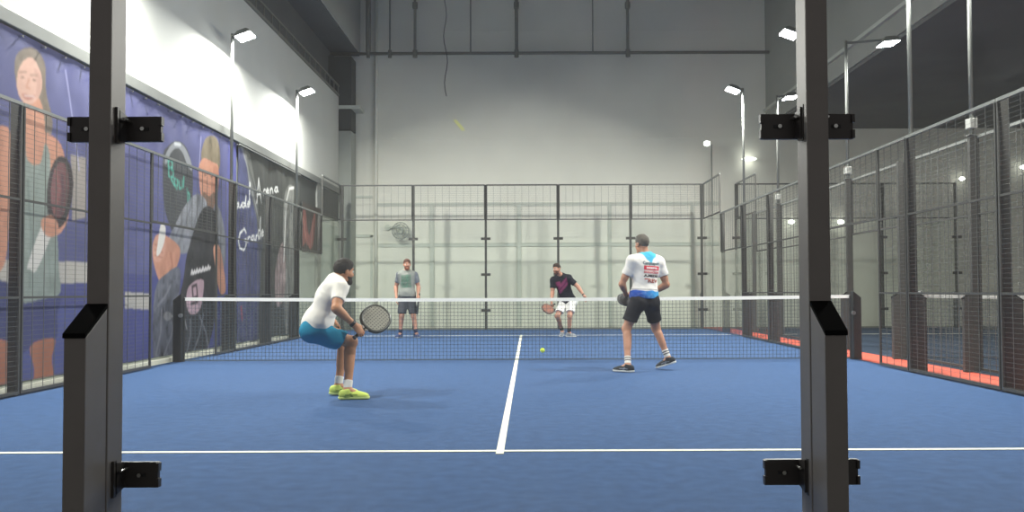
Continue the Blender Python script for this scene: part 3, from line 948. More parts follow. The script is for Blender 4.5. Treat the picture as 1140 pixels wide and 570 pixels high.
GLY = {'P': [[(0.1, 0), (0.25, 1.5)], [(0, 1.3), (0.4, 1.6), (0.65, 1.2), (0.3, 0.8), (0.18, 0.8)]],
       'a': [[(0.5, 0.6), (0.2, 0.65), (0.05, 0.25), (0.3, 0.0), (0.5, 0.6), (0.5, 0.1), (0.65, 0.05)]],
       'd': [[(0.5, 0.5), (0.2, 0.6), (0.05, 0.25), (0.3, 0.0), (0.5, 0.3), (0.6, 1.4)], [(0.52, 0.4), (0.62, 0.0)]],
       'e': [[(0.05, 0.3), (0.5, 0.4), (0.3, 0.7), (0.08, 0.4), (0.15, 0.02), (0.5, 0.1)]],
       'l': [[(0.05, 0), (0.2, 1.0), (0.32, 1.4), (0.2, 1.5), (0.12, 0.5), (0.25, 0.0)]],
       'A': [[(0.0, 0), (0.35, 1.6), (0.75, 0)], [(0.05, 0.5), (0.75, 0.65)]],
       'r': [[(0.05, 0), (0.1, 0.6)], [(0.1, 0.4), (0.3, 0.65), (0.5, 0.55)]],
       'n': [[(0.05, 0), (0.08, 0.6)], [(0.08, 0.4), (0.3, 0.65), (0.45, 0.4), (0.5, 0.0)]],
       'S': [[(0.75, 1.25), (0.45, 1.5), (0.1, 1.15), (0.5, 0.75), (0.6, 0.3), (0.3, -0.05), (0.0, 0.2)]]}
ADV = {'P': 0.8, 'A': 0.95, 'S': 0.9, 'l': 0.45, ' ': 0.7, 'r': 0.6}
GLY['G'] = [[(0.8, 1.2), (0.6, 1.5), (0.2, 1.2), (0.05, 0.7), (0.15, 0.2), (0.5, 0.0), (0.8, 0.3), (0.85, 0.75), (0.6, 0.7)]]
ADV['G'] = 1.0
script('P', 250, 240, 9.0, 20, -0.05, 0.04)
script('ade', 262.5, 232, 8.0, 9, -0.12, 0.038)
script('l', 277, 227, 6.0, 16, -0.1, 0.035)
script('A', 285, 226, 7.2, 17, -0.1, 0.04)
script('rena', 292.8, 217, 6.2, 9, -0.2, 0.036)
script('G', 266, 279, 8.5, 16, -0.1, 0.04)
script('ran', 274.5, 270, 6.8, 9, -0.3, 0.036)
script('d', 285.5, 266, 6.5, 17, -0.1, 0.034)
script('e', 290, 263, 6.0, 10, -0.1, 0.036)
wv = b2.noise(0.35, 2.4, 0.012, 21) + b2.noise(0.15, 1.5, 0.003, 22)
o = b2.build('wall_banner', M_ban, np.clip(wv, -0.03, 0.035))
tag(o, 'dark creased banner with white handwriting hung beyond the blue banner', 'banner', 'wall banners')
MB().box((XB - 0.045, 15.12, 3.815), (XB + 0.04, 19.16, 3.84)).build('hem_bar', M_ledge, o)

b3 = Print(19.3, 20.98, 2.02, 3.2, XW + 0.09, 0.0125, '4b4440', 4)
b3.mottle(0.12, 18, 0.2, 0.3)
b3.poly([(334, 275), (336, 240), (340, 235), (344, 262), (349, 240), (351, 240), (350, 262), (346, 278), (341, 270)], '9a625a', 0.85, mot=0.2)
b3.stroke([(337, 242), (342, 272)], 0.05, 'b58479', 0.8)
b3.stroke([(349, 244), (346, 274)], 0.05, 'b58479', 0.8)
o = b3.build('small_poster', M_ban, 0 * b3.Y)
tag(o, 'small dark poster with reddish streaks hung beside the dark banner', 'poster')
MB().box((XW + 0.07, 19.29, 2.0), (XW + 0.088, 20.99, 3.21)).build('backing_board', M_recess, o)
# ------------------------------------------------------------------ people: implicit surfaces
def nv(v):
    v = np.array(v, float)
    return v / (np.linalg.norm(v) + 1e-12)


class Field:
    def __init__(self, lo, hi, h):
        self.lo, self.h = np.array(lo, float), h
        n = np.ceil((np.array(hi) - self.lo) / h).astype(int) + 1
        self.n = n
        self.ax = [self.lo[i] + h * np.arange(n[i]) for i in range(3)]
        self.d = np.full(n, 0.5, np.float32)

    def _sub(self, lo, hi):
        sl = []
        for i in range(3):
            a = max(0, int((lo[i] - self.lo[i]) / self.h))
            b = min(self.n[i], int((hi[i] - self.lo[i]) / self.h) + 2)
            if b <= a:
                return None
            sl.append(slice(a, b))
        P = np.stack(np.meshgrid(self.ax[0][sl[0]], self.ax[1][sl[1]], self.ax[2][sl[2]], indexing='ij'), -1)
        return tuple(sl), P

    def _merge(self, sl, d, k, op):
        a = self.d[sl]
        if op == 'u':
            if k > 0:
                h = np.maximum(k - np.abs(a - d), 0) / k
                r = np.minimum(a, d) - h * h * k * 0.25
            else:
                r = np.minimum(a, d)
        else:  # subtract
            d = -d
            if k > 0:
                h = np.maximum(k - np.abs(a - d), 0) / k
                r = np.maximum(a, d) + h * h * k * 0.25
            else:
                r = np.maximum(a, d)
        self.d[sl] = r

    def cap(self, a, b, ra, rb, k=0.02, op='u'):
        a, b = np.array(a, float), np.array(b, float)
        m = max(ra, rb) + 0.05 + k
        s = self._sub(np.minimum(a, b) - m, np.maximum(a, b) + m)
        if s is None:
            return self
        sl, P = s
        ba = b - a
        t = np.clip(((P - a) @ ba) / (ba @ ba + 1e-12), 0, 1)
        d = np.linalg.norm(P - a - t[..., None] * ba, axis=-1) - (ra + t * (rb - ra))
        self._merge(sl, d, k, op)
        return self

    def ell(self, c, r, R=None, k=0.02, op='u'):
        c, r = np.array(c, float), np.array(r, float)
        m = r.max() + 0.05 + k
        s = self._sub(c - m, c + m)
        if s is None:
            return self
        sl, P = s
        q = P - c
        if R is not None:
            q = q @ np.array(R).T
        k0 = np.linalg.norm(q / r, axis=-1)
        k1 = np.linalg.norm(q / (r * r), axis=-1)
        d = k0 * (k0 - 1) / np.maximum(k1, 1e-6)
        self._merge(sl, d, k, op)
        return self

    def cut(self, o, n, k=0.0):                # removes what lies on the +n side
        P = [self.ax[i].reshape([-1 if j == i else 1 for j in range(3)]) for i in range(3)]
        d = sum((P[i] - o[i]) * n[i] for i in range(3))
        self.d = np.maximum(self.d, d.astype(np.float32))
        return self

    def union(self, other):
        self.d = np.minimum(self.d, other.d)
        return self

    def wrinkle(self, amp, scale, seed):
        rng = np.random.default_rng(seed)
        P = [self.ax[i].reshape([-1 if j == i else 1 for j in range(3)]) for i in range(3)]
        w = 0
        for _ in range(5):
            v = rng.normal(size=3)
            v = v / np.linalg.norm(v) * scale * rng.uniform(0.6, 1.5)
            w = w + np.sin(P[0] * v[0] + P[1] * v[1] + P[2] * v[2] + rng.uniform(0, 6.3) + 1.2 * np.sin(P[2] * scale * 0.6 + P[0] * scale * 0.35))
        self.d = self.d + (amp * w / 2.2).astype(np.float32)
        return self

    def mesh(self):
        d = self.d
        nx, ny, nz = d.shape
        s = d < 0
        c = s[:-1, :-1, :-1].astype(np.int8)
        tot = np.zeros((nx - 1, ny - 1, nz - 1), np.int8)
        for i in (0, 1):
            for j in (0, 1):
                for k in (0, 1):
                    tot += s[i:nx - 1 + i, j:ny - 1 + j, k:nz - 1 + k]
        act = (tot > 0) & (tot < 8)
        idx = np.argwhere(act)
        vid = np.full(act.shape, -1, np.int64)
        vid[act] = np.arange(len(idx))
        acc = np.zeros((len(idx), 3))
        cnt = np.zeros(len(idx))
        corners = [(i, j, k) for i in (0, 1) for j in (0, 1) for k in (0, 1)]
        for a in corners:
            for ax in range(3):
                if a[ax] == 0:
                    b = list(a)
                    b[ax] = 1
                    da = d[idx[:, 0] + a[0], idx[:, 1] + a[1], idx[:, 2] + a[2]]
                    db = d[idx[:, 0] + b[0], idx[:, 1] + b[1], idx[:, 2] + b[2]]
                    m = (da < 0) != (db < 0)
                    t = np.where(m, da / np.where(m, da - db, 1), 0)
                    p = np.tile(np.array(a, float), (len(idx), 1))
                    p[:, ax] = t
                    acc[m] += p[m]
                    cnt[m] += 1
        v = self.lo + (idx + acc / cnt[:, None]) * self.h
        faces = []
        for ax in range(3):
            o1, o2 = (ax + 1) % 3, (ax + 2) % 3
            sl0 = [slice(None)] * 3
            sl1 = [slice(None)] * 3
            sl0[ax] = slice(0, -1)
            sl1[ax] = slice(1, None)
            e = np.argwhere(s[tuple(sl0)] != s[tuple(sl1)])
            e = e[(e[:, o1] > 0) & (e[:, o2] > 0) & (e[:, o1] < d.shape[o1] - 1) & (e[:, o2] < d.shape[o2] - 1)]
            ins = s[e[:, 0], e[:, 1], e[:, 2]]
            def at(d1, d2):
                q = e.copy()
                q[:, o1] += d1
                q[:, o2] += d2
                return vid[q[:, 0], q[:, 1], q[:, 2]]
            quad = np.stack([at(-1, -1), at(0, -1), at(0, 0), at(-1, 0)], 1)
            quad[~ins] = quad[~ins][:, ::-1]
            faces.append(quad)
        f = np.concatenate(faces)
        f = f[(f >= 0).all(1)]
        # two relaxing passes
        for it in range(2):
            sm, n_ = np.zeros_like(v), np.zeros(len(v))
            for k in range(4):
                a, b = f[:, k], f[:, (k + 1) % 4]
                np.add.at(sm, a, v[b]); np.add.at(n_, a, 1)
                np.add.at(sm, b, v[a]); np.add.at(n_, b, 1)
            v = v + 0.35 * (sm / np.maximum(n_, 1)[:, None] - v)
        return v, f

    def build(self, name, m, parent, colfn=None):
        v, f = self.mesh()
        o = mesh_obj(name, v.tolist(), f.tolist(), m, parent, None, True)
        if colfn is not None:
            set_vcol(o, colfn(v))
        return o


def frame_from(fwd, up):
    u = nv(up)
    f = nv(np.array(fwd, float) - u * (np.array(fwd) @ u))
    r = np.cross(f, u)
    return np.stack([r, f, u])      # rows: right, forward, up


M_eye = mat('eye_white', 'e6e2da', 0.3)
M_iris = mat('eye_iris', '2b1d14', 0.2)
M_cloth = vcol_mat('sports_cloth', 0.85, bump=0.15, bscale=500, spec=0.2)
M_shoe = vcol_mat('shoe_fabric', 0.7, bump=0.25, bscale=500, spec=0.3)


def hand(F_, wrist, ydir, palm, thumb, curls, sc=1.0, thumb_in=0.6):
    """palm and five fingers. ydir along the hand, palm = where the palm faces, thumb = side of the thumb"""
    y = nv(ydir)
    z = nv(np.array(palm) - y * (np.array(palm) @ y))
    x = np.cross(y, z)
    if x @ np.array(thumb) < 0:
        x = -x
    L = lambda a, b, c: np.array(wrist) + sc * (x * a + y * b + z * c)
    R = np.stack([x, y, z])
    F_.ell(L(0, 0.05, 0), np.array((0.041, 0.056, 0.016)) * sc, R, 0.02)
    F_.ell(L(0.018, 0.035, 0.008), np.array((0.022, 0.036, 0.016)) * sc, R, 0.014)
    F_.cap(L(0, -0.005, 0), L(0, 0.03, 0), 0.025 * sc, 0.024 * sc, 0.02)
    for i, (bx, by, ls) in enumerate(((0.031, 0.092, (0.040, 0.026, 0.021)), (0.0105, 0.097, (0.044, 0.030, 0.022)), (-0.0105, 0.094, (0.041, 0.028, 0.021)), (-0.031, 0.086, (0.033, 0.021, 0.019)))):
        p = np.array((bx, by - 0.012, 0.0))
        ang = 0.0
        r = 0.0098 if i < 3 else 0.0088
        for s, l in enumerate(ls):
            ang += curls[s] * (1 + 0.06 * i)
            q = p + l * np.array((bx * 0.9 * (1 - min(1, ang)) , math.cos(ang), math.sin(ang)))
            F_.cap(L(*p), L(*q), (r - 0.0006 * s) * sc, (r - 0.0008 * (s + 1)) * sc, 0.004)
            p = q
    t0 = np.array((0.026, 0.022, 0.006))
    t1 = t0 + 0.036 * nv((0.9, 0.75, 0.35 * thumb_in))
    t2 = t1 + 0.030 * nv((0.45 - 0.5 * thumb_in, 0.85, 0.75 * thumb_in))
    t3 = t2 + 0.024 * nv((0.2 - 0.9 * thumb_in, 0.8, 0.9 * thumb_in))
    F_.cap(L(*t0), L(*t1), 0.0150 * sc, 0.0125 * sc, 0.012)
    F_.cap(L(*t1), L(*t2), 0.0120 * sc, 0.0108 * sc, 0.004)
    F_.cap(L(*t2), L(*t3), 0.0106 * sc, 0.0088 * sc, 0.004)
    return L


def racket(label, grip, axis, normal, cols, parent_group='rackets in play'):
    """padel bat: grip = middle of the handle, axis = towards the head, normal = out of the hitting face"""
    a = nv(axis)
    n = nv(np.array(normal) - a * (np.array(normal) @ a))
    s = np.cross(a, n)
    t = thing('padel_racket', label, 'racket', tuple(grip), parent_group)
    P = lambda u, w, d: tuple(a * u + s * w + n * d)
    h = MB()
    h.tube([P(-0.07, 0, 0), P(-0.062, 0, 0), P(0.06, 0, 0), P(0.075, 0, 0)], [0.019, 0.0165, 0.0155, 0.014], 10)
    ho = h.build('handle', mat('racket_grip_' + cols[0], cols[0], 0.8, bump=0.3, bscale=200), t, smooth=True)
    MB().tube([P(-0.078, 0, 0), P(-0.068, 0, 0)], 0.0205, 10).build('butt_cap', M_cap, ho)
    # head outline, blunt ellipse
    C, RA, RB = 0.245, 0.145, 0.130
    n_ = 40
    out = []
    for i in range(n_):
        th = 2 * PI * i / n_
        ca, sa = math.cos(th), math.sin(th)
        e = 2 / 2.25
        out.append((C + RA * math.copysign(abs(ca) ** e, ca), RB * math.copysign(abs(sa) ** e, sa)))
    m = MB()
    for d in (-0.017, 0.017):
        m.v += [P(u, w, d) for u, w in [(C + (u - C) * 0.93, w * 0.93) for u, w in out]]
    m.f = [tuple(range(n_))[::-1], tuple(n_ + i for i in range(n_))]
    for i in range(n_):
        j = (i + 1) % n_
        m.f.append((i, j, n_ + j, n_ + i))
    m.build('hitting_face', face_mat(cols[1], a, s), t)
    m = MB()
    m.tube([P(u, w, 0) for u, w in out], 0.0195, 8, closed=True)
    m.build('rim', mat('racket_rim_' + cols[2], cols[2], 0.35), t, smooth=True)
    m = MB()
    for sg in (-1, 1):
        m.tube([P(0.065, sg * 0.006, 0), P(0.09, sg * 0.03, 0), P(0.12, sg * 0.058, 0)], [0.013, 0.012, 0.014], 8)
    m.build('throat', mat('racket_throat_' + cols[3], cols[3], 0.4), t, smooth=True)
    return t


def face_mat(c, a, s):
    m = mat('racket_face_%s_%d' % (c, len(MATS)), c, 0.45)
    nt = m.node_tree
    b = nt.nodes['Principled BSDF']
    tc = nt.nodes.new('ShaderNodeTexCoord')
    outs = []
    for ax, k in ((a, 0), (s, 1)):
        d = nt.nodes.new('ShaderNodeVectorMath'); d.operation = 'DOT_PRODUCT'
        d.inputs[1].default_value = tuple(ax)
        nt.links.new(tc.outputs['Object'], d.inputs[0])
        f = nt.nodes.new('ShaderNodeMath'); f.operation = 'MULTIPLY_ADD'
        f.inputs[1].default_value = 1 / 0.027; f.inputs[2].default_value = 40.5
        nt.links.new(d.outputs['Value'], f.inputs[0])
        fr = nt.nodes.new('ShaderNodeMath'); fr.operation = 'FRACT'
        nt.links.new(f.outputs[0], fr.inputs[0])
        sb = nt.nodes.new('ShaderNodeMath'); sb.operation = 'SUBTRACT'; sb.inputs[1].default_value = 0.5
        nt.links.new(fr.outputs[0], sb.inputs[0])
        sq = nt.nodes.new('ShaderNodeMath'); sq.operation = 'POWER'; sq.inputs[1].default_value = 2
        ab = nt.nodes.new('ShaderNodeMath'); ab.operation = 'ABSOLUTE'
        nt.links.new(sb.outputs[0], ab.inputs[0]); nt.links.new(ab.outputs[0], sq.inputs[0])
        outs.append(sq)
    ad = nt.nodes.new('ShaderNodeMath'); ad.operation = 'ADD'
    nt.links.new(outs[0].outputs[0], ad.inputs[0]); nt.links.new(outs[1].outputs[0], ad.inputs[1])
    lt = nt.nodes.new('ShaderNodeMath'); lt.operation = 'LESS_THAN'; lt.inputs[1].default_value = 0.045
    nt.links.new(ad.outputs[0], lt.inputs[0])
    mx = nt.nodes.new('ShaderNodeMix'); mx.data_type = 'RGBA'
    mx.inputs[6].default_value = (*lin(c), 1)
    mx.inputs[7].default_value = (0.008, 0.008, 0.008, 1)
    nt.links.new(lt.outputs[0], mx.inputs[0])
    nt.links.new(mx.outputs[2], b.inputs['Base Color'])
    return m


def person(label, base, J, skin, hairc, shirt, shorts, socks, shoes, beard=None, H=0.008, group='players'):
    """J: joints in world space. base: the spot on the floor the figure stands on."""
    base = np.array(base, float)
    for k, v in list(J.items()):
        if k not in ('fwd', 'hfwd', 'hup', 'hands', 'toes', 'footup', 'neck_ext'):
            J[k] = np.array(v, float) - base
    root = thing('person', label, 'person', tuple(base), group)
    sk = mat('skin_' + skin, skin, 0.55, var=0.06, vscale=14, spec=0.35)
    hipc = (J['hipL'] + J['hipR']) / 2
    shc = (J['shL'] + J['shR']) / 2
    spine = nv(J['neck'] - hipc)
    RT = frame_from(np.cross(spine, nv(J['shR'] - J['shL'])), spine)
    if RT[0] @ (J['shR'] - J['shL']) < 0:
        RT[0], RT[1] = -RT[0], -RT[1]
    RP = frame_from(np.cross(nv(spine * 0.6 + np.array((0, 0, 0.4))), nv(J['hipR'] - J['hipL'])), nv(spine * 0.6 + np.array((0, 0, 0.4))))
    if RP[0] @ (J['hipR'] - J['hipL']) < 0:
        RP[0], RP[1] = -RP[0], -RP[1]
    chest = hipc + (J['neck'] - hipc) * 0.68
    belly = hipc + (J['neck'] - hipc) * 0.34
    pel = hipc + RP[2] * 0.03
    RH = frame_from(J['hfwd'], J['hup'])
    hc = J['head']
    HP = lambda r, f, u: hc + RH[0] * r + RH[1] * f + RH[2] * u
    allp = np.array([v for k, v in J.items() if isinstance(v, np.ndarray) and v.shape == (3,)])
    lo, hi = allp.min(0) - 0.24, allp.max(0) + 0.24
    lo[2] = -0.03

    # ---- the body
    B = Field(lo, hi, H)
    def torso(F_, e, k):
        F_.ell(pel, np.array((0.162, 0.112, 0.13)) + e, RP, k)
        F_.ell(belly, np.array((0.145, 0.098, 0.17)) + e, RT, k)
        F_.ell(chest + RT[1] * 0.005, np.array((0.166, 0.112, 0.19)) + e, RT, k)
        for s in 'LR':
            F_.cap(J['neck'] - RT[2] * 0.075 + (J['sh' + s] - J['neck']) * 0.35, J['sh' + s], 0.068 + e * 0.7, 0.056 + e * 0.7, k)
            F_.cap(J['neck'] + RT[2] * 0.0, J['neck'] + (J['sh' + s] - J['neck']) * 0.7, 0.048 + e * 0.5, 0.05 + e * 0.5, k)
    torso(B, 0.0, 0.06)
    B.cap(J['neck'] - RT[2] * 0.02, HP(0, -0.02, -0.05), 0.058, 0.054, 0.035)
    for s in 'LR':
        gl = J['hip' + s] - RP[1] * 0.055 - RP[2] * 0.03
        B.ell(gl, (0.088, 0.085, 0.095), RP, 0.05)
        sh, el, wr = J['sh' + s], J['el' + s], J['wr' + s]
        B.cap(sh, el, 0.054, 0.040, 0.03)
        B.cap(sh + (el - sh) * 0.25, sh + (el - sh) * 0.7, 0.046, 0.044, 0.03)
        B.cap(el, wr, 0.041, 0.028, 0.025)
        B.cap(el + (wr - el) * 0.1, el + (wr - el) * 0.4, 0.043, 0.038, 0.025)
        hp, kn, an = J['hip' + s], J['kn' + s], J['an' + s]
        B.cap(hp, kn, 0.086, 0.057, 0.05)
        B.cap(hp + (kn - hp) * 0.2, hp + (kn - hp) * 0.6, 0.086, 0.074, 0.04)
        back = hp + (an - hp) * (np.linalg.norm(kn - hp) / (np.linalg.norm(kn - hp) + np.linalg.norm(an - kn))) - kn
        fw = nv(RP[1])
        back = nv(back) if np.linalg.norm(back) > 0.03 else -fw
        B.cap(kn, an, 0.053, 0.036, 0.03)
        B.cap(kn + (an - kn) * 0.18 + back * 0.022, kn + (an - kn) * 0.5 + back * 0.016, 0.047, 0.037, 0.03)
        B.ell(kn - back * 0.014, (0.047, 0.047, 0.052), None, 0.03)
        ft = nv(J['toes'][s])
        up = nv(J['footup'][s])
        B.cap(an, an - up * 0.045 + ft * 0.12, 0.036, 0.026, 0.03)
    # ---- head
    B.ell(HP(0, -0.012, 0.022), (0.075, 0.094, 0.092), RH, 0.02)
    B.ell(HP(0, 0.028, -0.045), (0.058, 0.062, 0.076), RH, 0.03)
    B.cap(HP(-0.035, 0.03, -0.085), HP(0, 0.075, -0.1), 0.022, 0.02, 0.02)
    B.cap(HP(0.035, 0.03, -0.085), HP(0, 0.075, -0.1), 0.022, 0.02, 0.02)
    B.cap(HP(-0.03, 0.073, 0.03), HP(0.03, 0.073, 0.03), 0.014, 0.014, 0.018)
    B.cap(HP(-0.04, 0.06, -0.03), HP(-0.05, 0.045, -0.03), 0.018, 0.018, 0.02)
    B.cap(HP(0.04, 0.06, -0.03), HP(0.05, 0.045, -0.03), 0.018, 0.018, 0.02)
    for s in (-1, 1):
        B.ell(HP(s * 0.032, 0.092, 0.004), (0.017, 0.014, 0.012), RH, 0.012, 's')
        B.ell(HP(s * 0.078, -0.008, -0.012), (0.011, 0.020, 0.033), RH, 0.006)
        B.cap(HP(s * 0.011, 0.094, -0.036), HP(s * 0.012, 0.09, -0.038), 0.0085, 0.0085, 0.006)
    B.cap(HP(0, 0.084, 0.015), HP(0, 0.106, -0.03), 0.0085, 0.012, 0.01)
    B.cap(HP(-0.02, 0.082, -0.063), HP(0.02, 0.082, -0.063), 0.0085, 0.0085, 0.006)
    B.cap(HP(-0.017, 0.081, -0.075), HP(0.017, 0.081, -0.075), 0.0095, 0.0095, 0.006)
    hands = {}
    for s in 'LR':
        hd = J['hands'][s]
        hands[s] = hand(B, J['wr' + s], hd['y'], hd['palm'], hd['thumb'], hd['curl'], 1.04, hd.get('tin', 0.6))
    B.build('body', sk, root)

    # ---- eyes
    def ball(name, c, r, m, par):
        v, f, n = [], [], 10
        for i in range(1, 6):
            th = PI * i / 6
            v += [tuple(np.array(c) + r * np.array((math.sin(th) * math.cos(2 * PI * j / n), math.sin(th) * math.sin(2 * PI * j / n), math.cos(th)))) for j in range(n)]
        f = [(a * n + j, (a + 1) * n + j, (a + 1) * n + (j + 1) % n, a * n + (j + 1) % n) for a in range(4) for j in range(n)]
        f += [tuple(range(n)), tuple(4 * n + j for j in range(n))[::-1]]
        return mesh_obj(name, v, f, m, par, None, True)
    for s in (-1, 1):
        e = ball('eye', HP(s * 0.032, 0.076, 0.004), 0.0125, M_eye, root)
        ball('iris', HP(s * 0.032, 0.0845, 0.004), 0.0058, M_iris, e)
        MB().tube([HP(s * 0.018, 0.092, 0.026), HP(s * 0.034, 0.090, 0.032), HP(s * 0.05, 0.078, 0.027)], [0.004, 0.0045, 0.003], 6).build('eyebrow', mat('hair_' + hairc, hairc, 0.8, var=0.2, vscale=90), root)
    MB().tube([HP(-0.024, 0.086, -0.069), HP(0, 0.0945, -0.069), HP(0.024, 0.086, -0.069)], [0.003, 0.006, 0.003], 6).build('lips', mat('lips_' + skin, '9c5a4e', 0.5), root)

    # ---- hair
    Hh = Field(hc - 0.2, hc + 0.2, 0.006)
    Hh.ell(HP(0, -0.016, 0.03), (0.081, 0.099, 0.096), RH, 0.0)
    Hh.ell(HP(0, 0.01, 0.075), (0.062, 0.072, 0.047), RH, 0.03)
    n_ = nv(RH[1] * 0.80 - RH[2] * 1.0)
    Hh.cut(HP(0, 0.0, -0.012), n_)
    Hh.cut(HP(0, -0.09, -0.075), -RH[2])
    Hh.cut(HP(0, 0.088, 0), RH[1])
    Hh.wrinkle(0.0022, 190, 3)
    Hh.build('hair', mat('hair_' + hairc, hairc, 0.8, var=0.2, vscale=90), root)
    if beard:
        Fb = Field(hc - 0.2, hc + 0.2, 0.006)
        Fb.ell(HP(0, 0.029, -0.05), (0.062, 0.066, 0.078), RH, 0.0)
        Fb.cap(HP(-0.03, 0.04, -0.09), HP(0, 0.078, -0.104), 0.026, 0.025, 0.02)
        Fb.cap(HP(0.03, 0.04, -0.09), HP(0, 0.078, -0.104), 0.026, 0.025, 0.02)
        Fb.cap(HP(-0.022, 0.083, -0.052), HP(0.022, 0.083, -0.052), 0.007, 0.007, 0.008)
        Fb.ell(HP(0, 0.1, -0.068), (0.024, 0.022, 0.011), RH, 0.0, 's')
        Fb.cut(HP(0, 0.0, -0.046), nv(RH[2] + RH[1] * -0.1))
        Fb.cut(HP(0, 0.004, 0), -RH[1])
        Fb.wrinkle(0.0015, 220, 5)
        Fb.build('beard', mat('hair_' + beard, beard, 0.85, var=0.2, vscale=120), root)

    # ---- shirt
    S = Field(lo, hi, H)
    e = shirt.get('loose', 0.02)
    torso(S, e, 0.07)
    S.ell(pel + RP[2] * 0.03, np.array((0.172, 0.125, 0.15)) + e * 0.8, RP, 0.06)
    hem = hipc + spine * shirt.get('hem', -0.03)
    S.cut(hem, -spine)
    A = Field(lo, hi, H)
    for s in 'LR':
        A1 = Field(lo, hi, H)
        sh, el = J['sh' + s], J['el' + s]
        end = sh + (el - sh) * shirt.get('sleeve', 0.62)
        A1.cap(sh, sh + (el - sh) * 1.0, 0.070, 0.068 if shirt.get('sleeve', .62) < .75 else 0.058, 0.0)
        A1.cut(end, nv(el - sh))
        A.union(A1)
    h = np.maximum(0.04 - np.abs(S.d - A.d), 0) / 0.04
    S.d = np.minimum(S.d, A.d) - h * h * 0.04 * 0.25
    S.wrinkle(shirt.get('wr', 0.003), 26, shirt.get('seed', 1))
    S.wrinkle(0.0015, 60, shirt.get('seed', 1) + 5)
    # round neckline
    S.cap(J['neck'] + RT[2] * 0.035 + RT[1] * 0.02, J['neck'] + RT[2] * 0.2 + RT[1] * 0.05, 0.062, 0.12, 0.0, 's')
    fr = dict(c=chest, R=RT, hip=hipc, neck=J['neck'], spine=spine, J=J)
    so = S.build('shirt', M_cloth, root, lambda v: shirt['col'](v, fr))

    # ---- shorts
    T = Field(lo, hi, H)
    T.ell(pel, np.array((0.172, 0.124, 0.14)) + 0.008, RP, 0.05)
    for s in 'LR':
        T.ell(J['hip' + s] - RP[1] * 0.055 - RP[2] * 0.03, (0.1, 0.098, 0.105), RP, 0.05)
    T.cut(hipc + spine * 0.11, spine)
    for s in 'LR':
        T1 = Field(lo, hi, H)
        hp, kn = J['hip' + s], J['kn' + s]
        ln = shorts.get('len', 0.82)
        T1.cap(hp + np.array((0, 0, -shorts.get('sag', 0.0))), kn + np.array((0, 0, -shorts.get('sag', 0.0))), 0.106, shorts.get('flare', 0.092), 0.0)
        T1.cut(hp + (kn - hp) * ln, nv(kn - hp + np.array((0, 0, -0.1))))
        h = np.maximum(0.05 - np.abs(T.d - T1.d), 0) / 0.05
        T.d = np.minimum(T.d, T1.d) - h * h * 0.05 * 0.25
    T.wrinkle(0.003, 30, shorts.get('seed', 2))
    T.build('shorts', M_cloth, root, lambda v: shorts['col'](v, fr))

    # ---- socks and shoes
    for s in 'LR':
        kn, an = J['kn' + s], J['an' + s]
        ft, up = nv(J['toes'][s]), nv(J['footup'][s])
        ft = nv(ft - up * (ft @ up))
        sd = np.cross(ft, up)
        K = Field(an - 0.3, an + 0.3, 0.006)
        ax_ = nv(kn - an)
        K.cap(an + ax_ * 0.005, an + ax_ * (socks['h'] + 0.05), 0.040, 0.047, 0.0)
        K.cut(an + ax_ * socks['h'], ax_)
        K.cut(an - up * 0.025, -up)
        K.build('sock', M_cloth, root, lambda v: socks['col'](v, an, ax_))
        sole = an - up * 0.085
        Q = lambda f_, w_, u_: sole + ft * f_ + sd * w_ + up * u_
        Kf = Field(an - 0.32, an + 0.32, 0.006)
        Kf.ell(Q(-0.035, 0, 0.045), (0.039, 0.052, 0.052), np.stack([sd, ft, up]), 0.03)
        Kf.ell(Q(0.05, 0, 0.04), (0.042, 0.085, 0.046), np.stack([sd, ft, up]), 0.04)
        Kf.ell(Q(0.135, 0.0, 0.03), (0.048, 0.072, 0.036), np.stack([sd, ft, up]), 0.04)
        Kf.cap(Q(-0.014, 0, 0.06), Q(-0.006, 0, 0.085), 0.049, 0.047, 0.03)
        Kf.cut(Q(0, 0, 0.104), nv(up * 1.0 - ft * 0.25))
        Kf.cut(Q(0, 0, 0.018), -up)
        sho = Kf.build('shoe', M_shoe, root, lambda v: shoes['col'](v, sole, ft, sd, up))
        Ks = Field(an - 0.32, an + 0.32, 0.005)
        R3 = np.stack([sd, ft, up])
        Ks.ell(Q(-0.035, 0, 0.02), (0.041, 0.056, 0.06), R3, 0.02)
        Ks.ell(Q(0.05, 0, 0.02), (0.041, 0.09, 0.06), R3, 0.04)
        Ks.ell(Q(0.135, 0.0, 0.02), (0.050, 0.078, 0.06), R3, 0.03)
        Ks.cut(Q(0, 0, 0.026), up)
        Ks.cut(Q(0, 0, 0.001), -up)
        Ks.build('sole', mat('sole_' + shoes['sole'], shoes['sole'], 0.7), sho)
        la = MB()
        for i in range(4):
            f_ = 0.045 + i * 0.022
            u_ = 0.088 - i * 0.0085
            la.tube([Q(f_, -0.022, u_ - 0.008), Q(f_ + 0.006, 0, u_ + 0.001), Q(f_, 0.022, u_ - 0.008)], 0.0035, 5)
        la.build('laces', mat('laces_' + shoes['lace'], shoes['lace'], 0.8), sho)
    return root, so, hands, RT, fr


def solid(c):
    cc = np.array(lin(c))
    return lambda v, *a: np.tile(cc, (len(v), 1))


def uvw(v, fr):
    q = v - fr['c']
    return q @ fr['R'][0], q @ fr['R'][2], q @ fr['R'][1]     # lateral, up, forward


def paint(c, mask, color, edge=None):
    m = np.clip(mask, 0, 1)[:, None]
    return c * (1 - m) + np.array(lin(color)) * m


def band(x, a, b, s=0.006):
    return np.clip((x - a) / s + 0.5, 0, 1) * np.clip((b - x) / s + 0.5, 0, 1)


def vn(v, sc, seed=0):
    return np.array([mnoise.noise(Vector((p[0] * sc + seed, p[1] * sc, p[2] * sc))) for p in v])
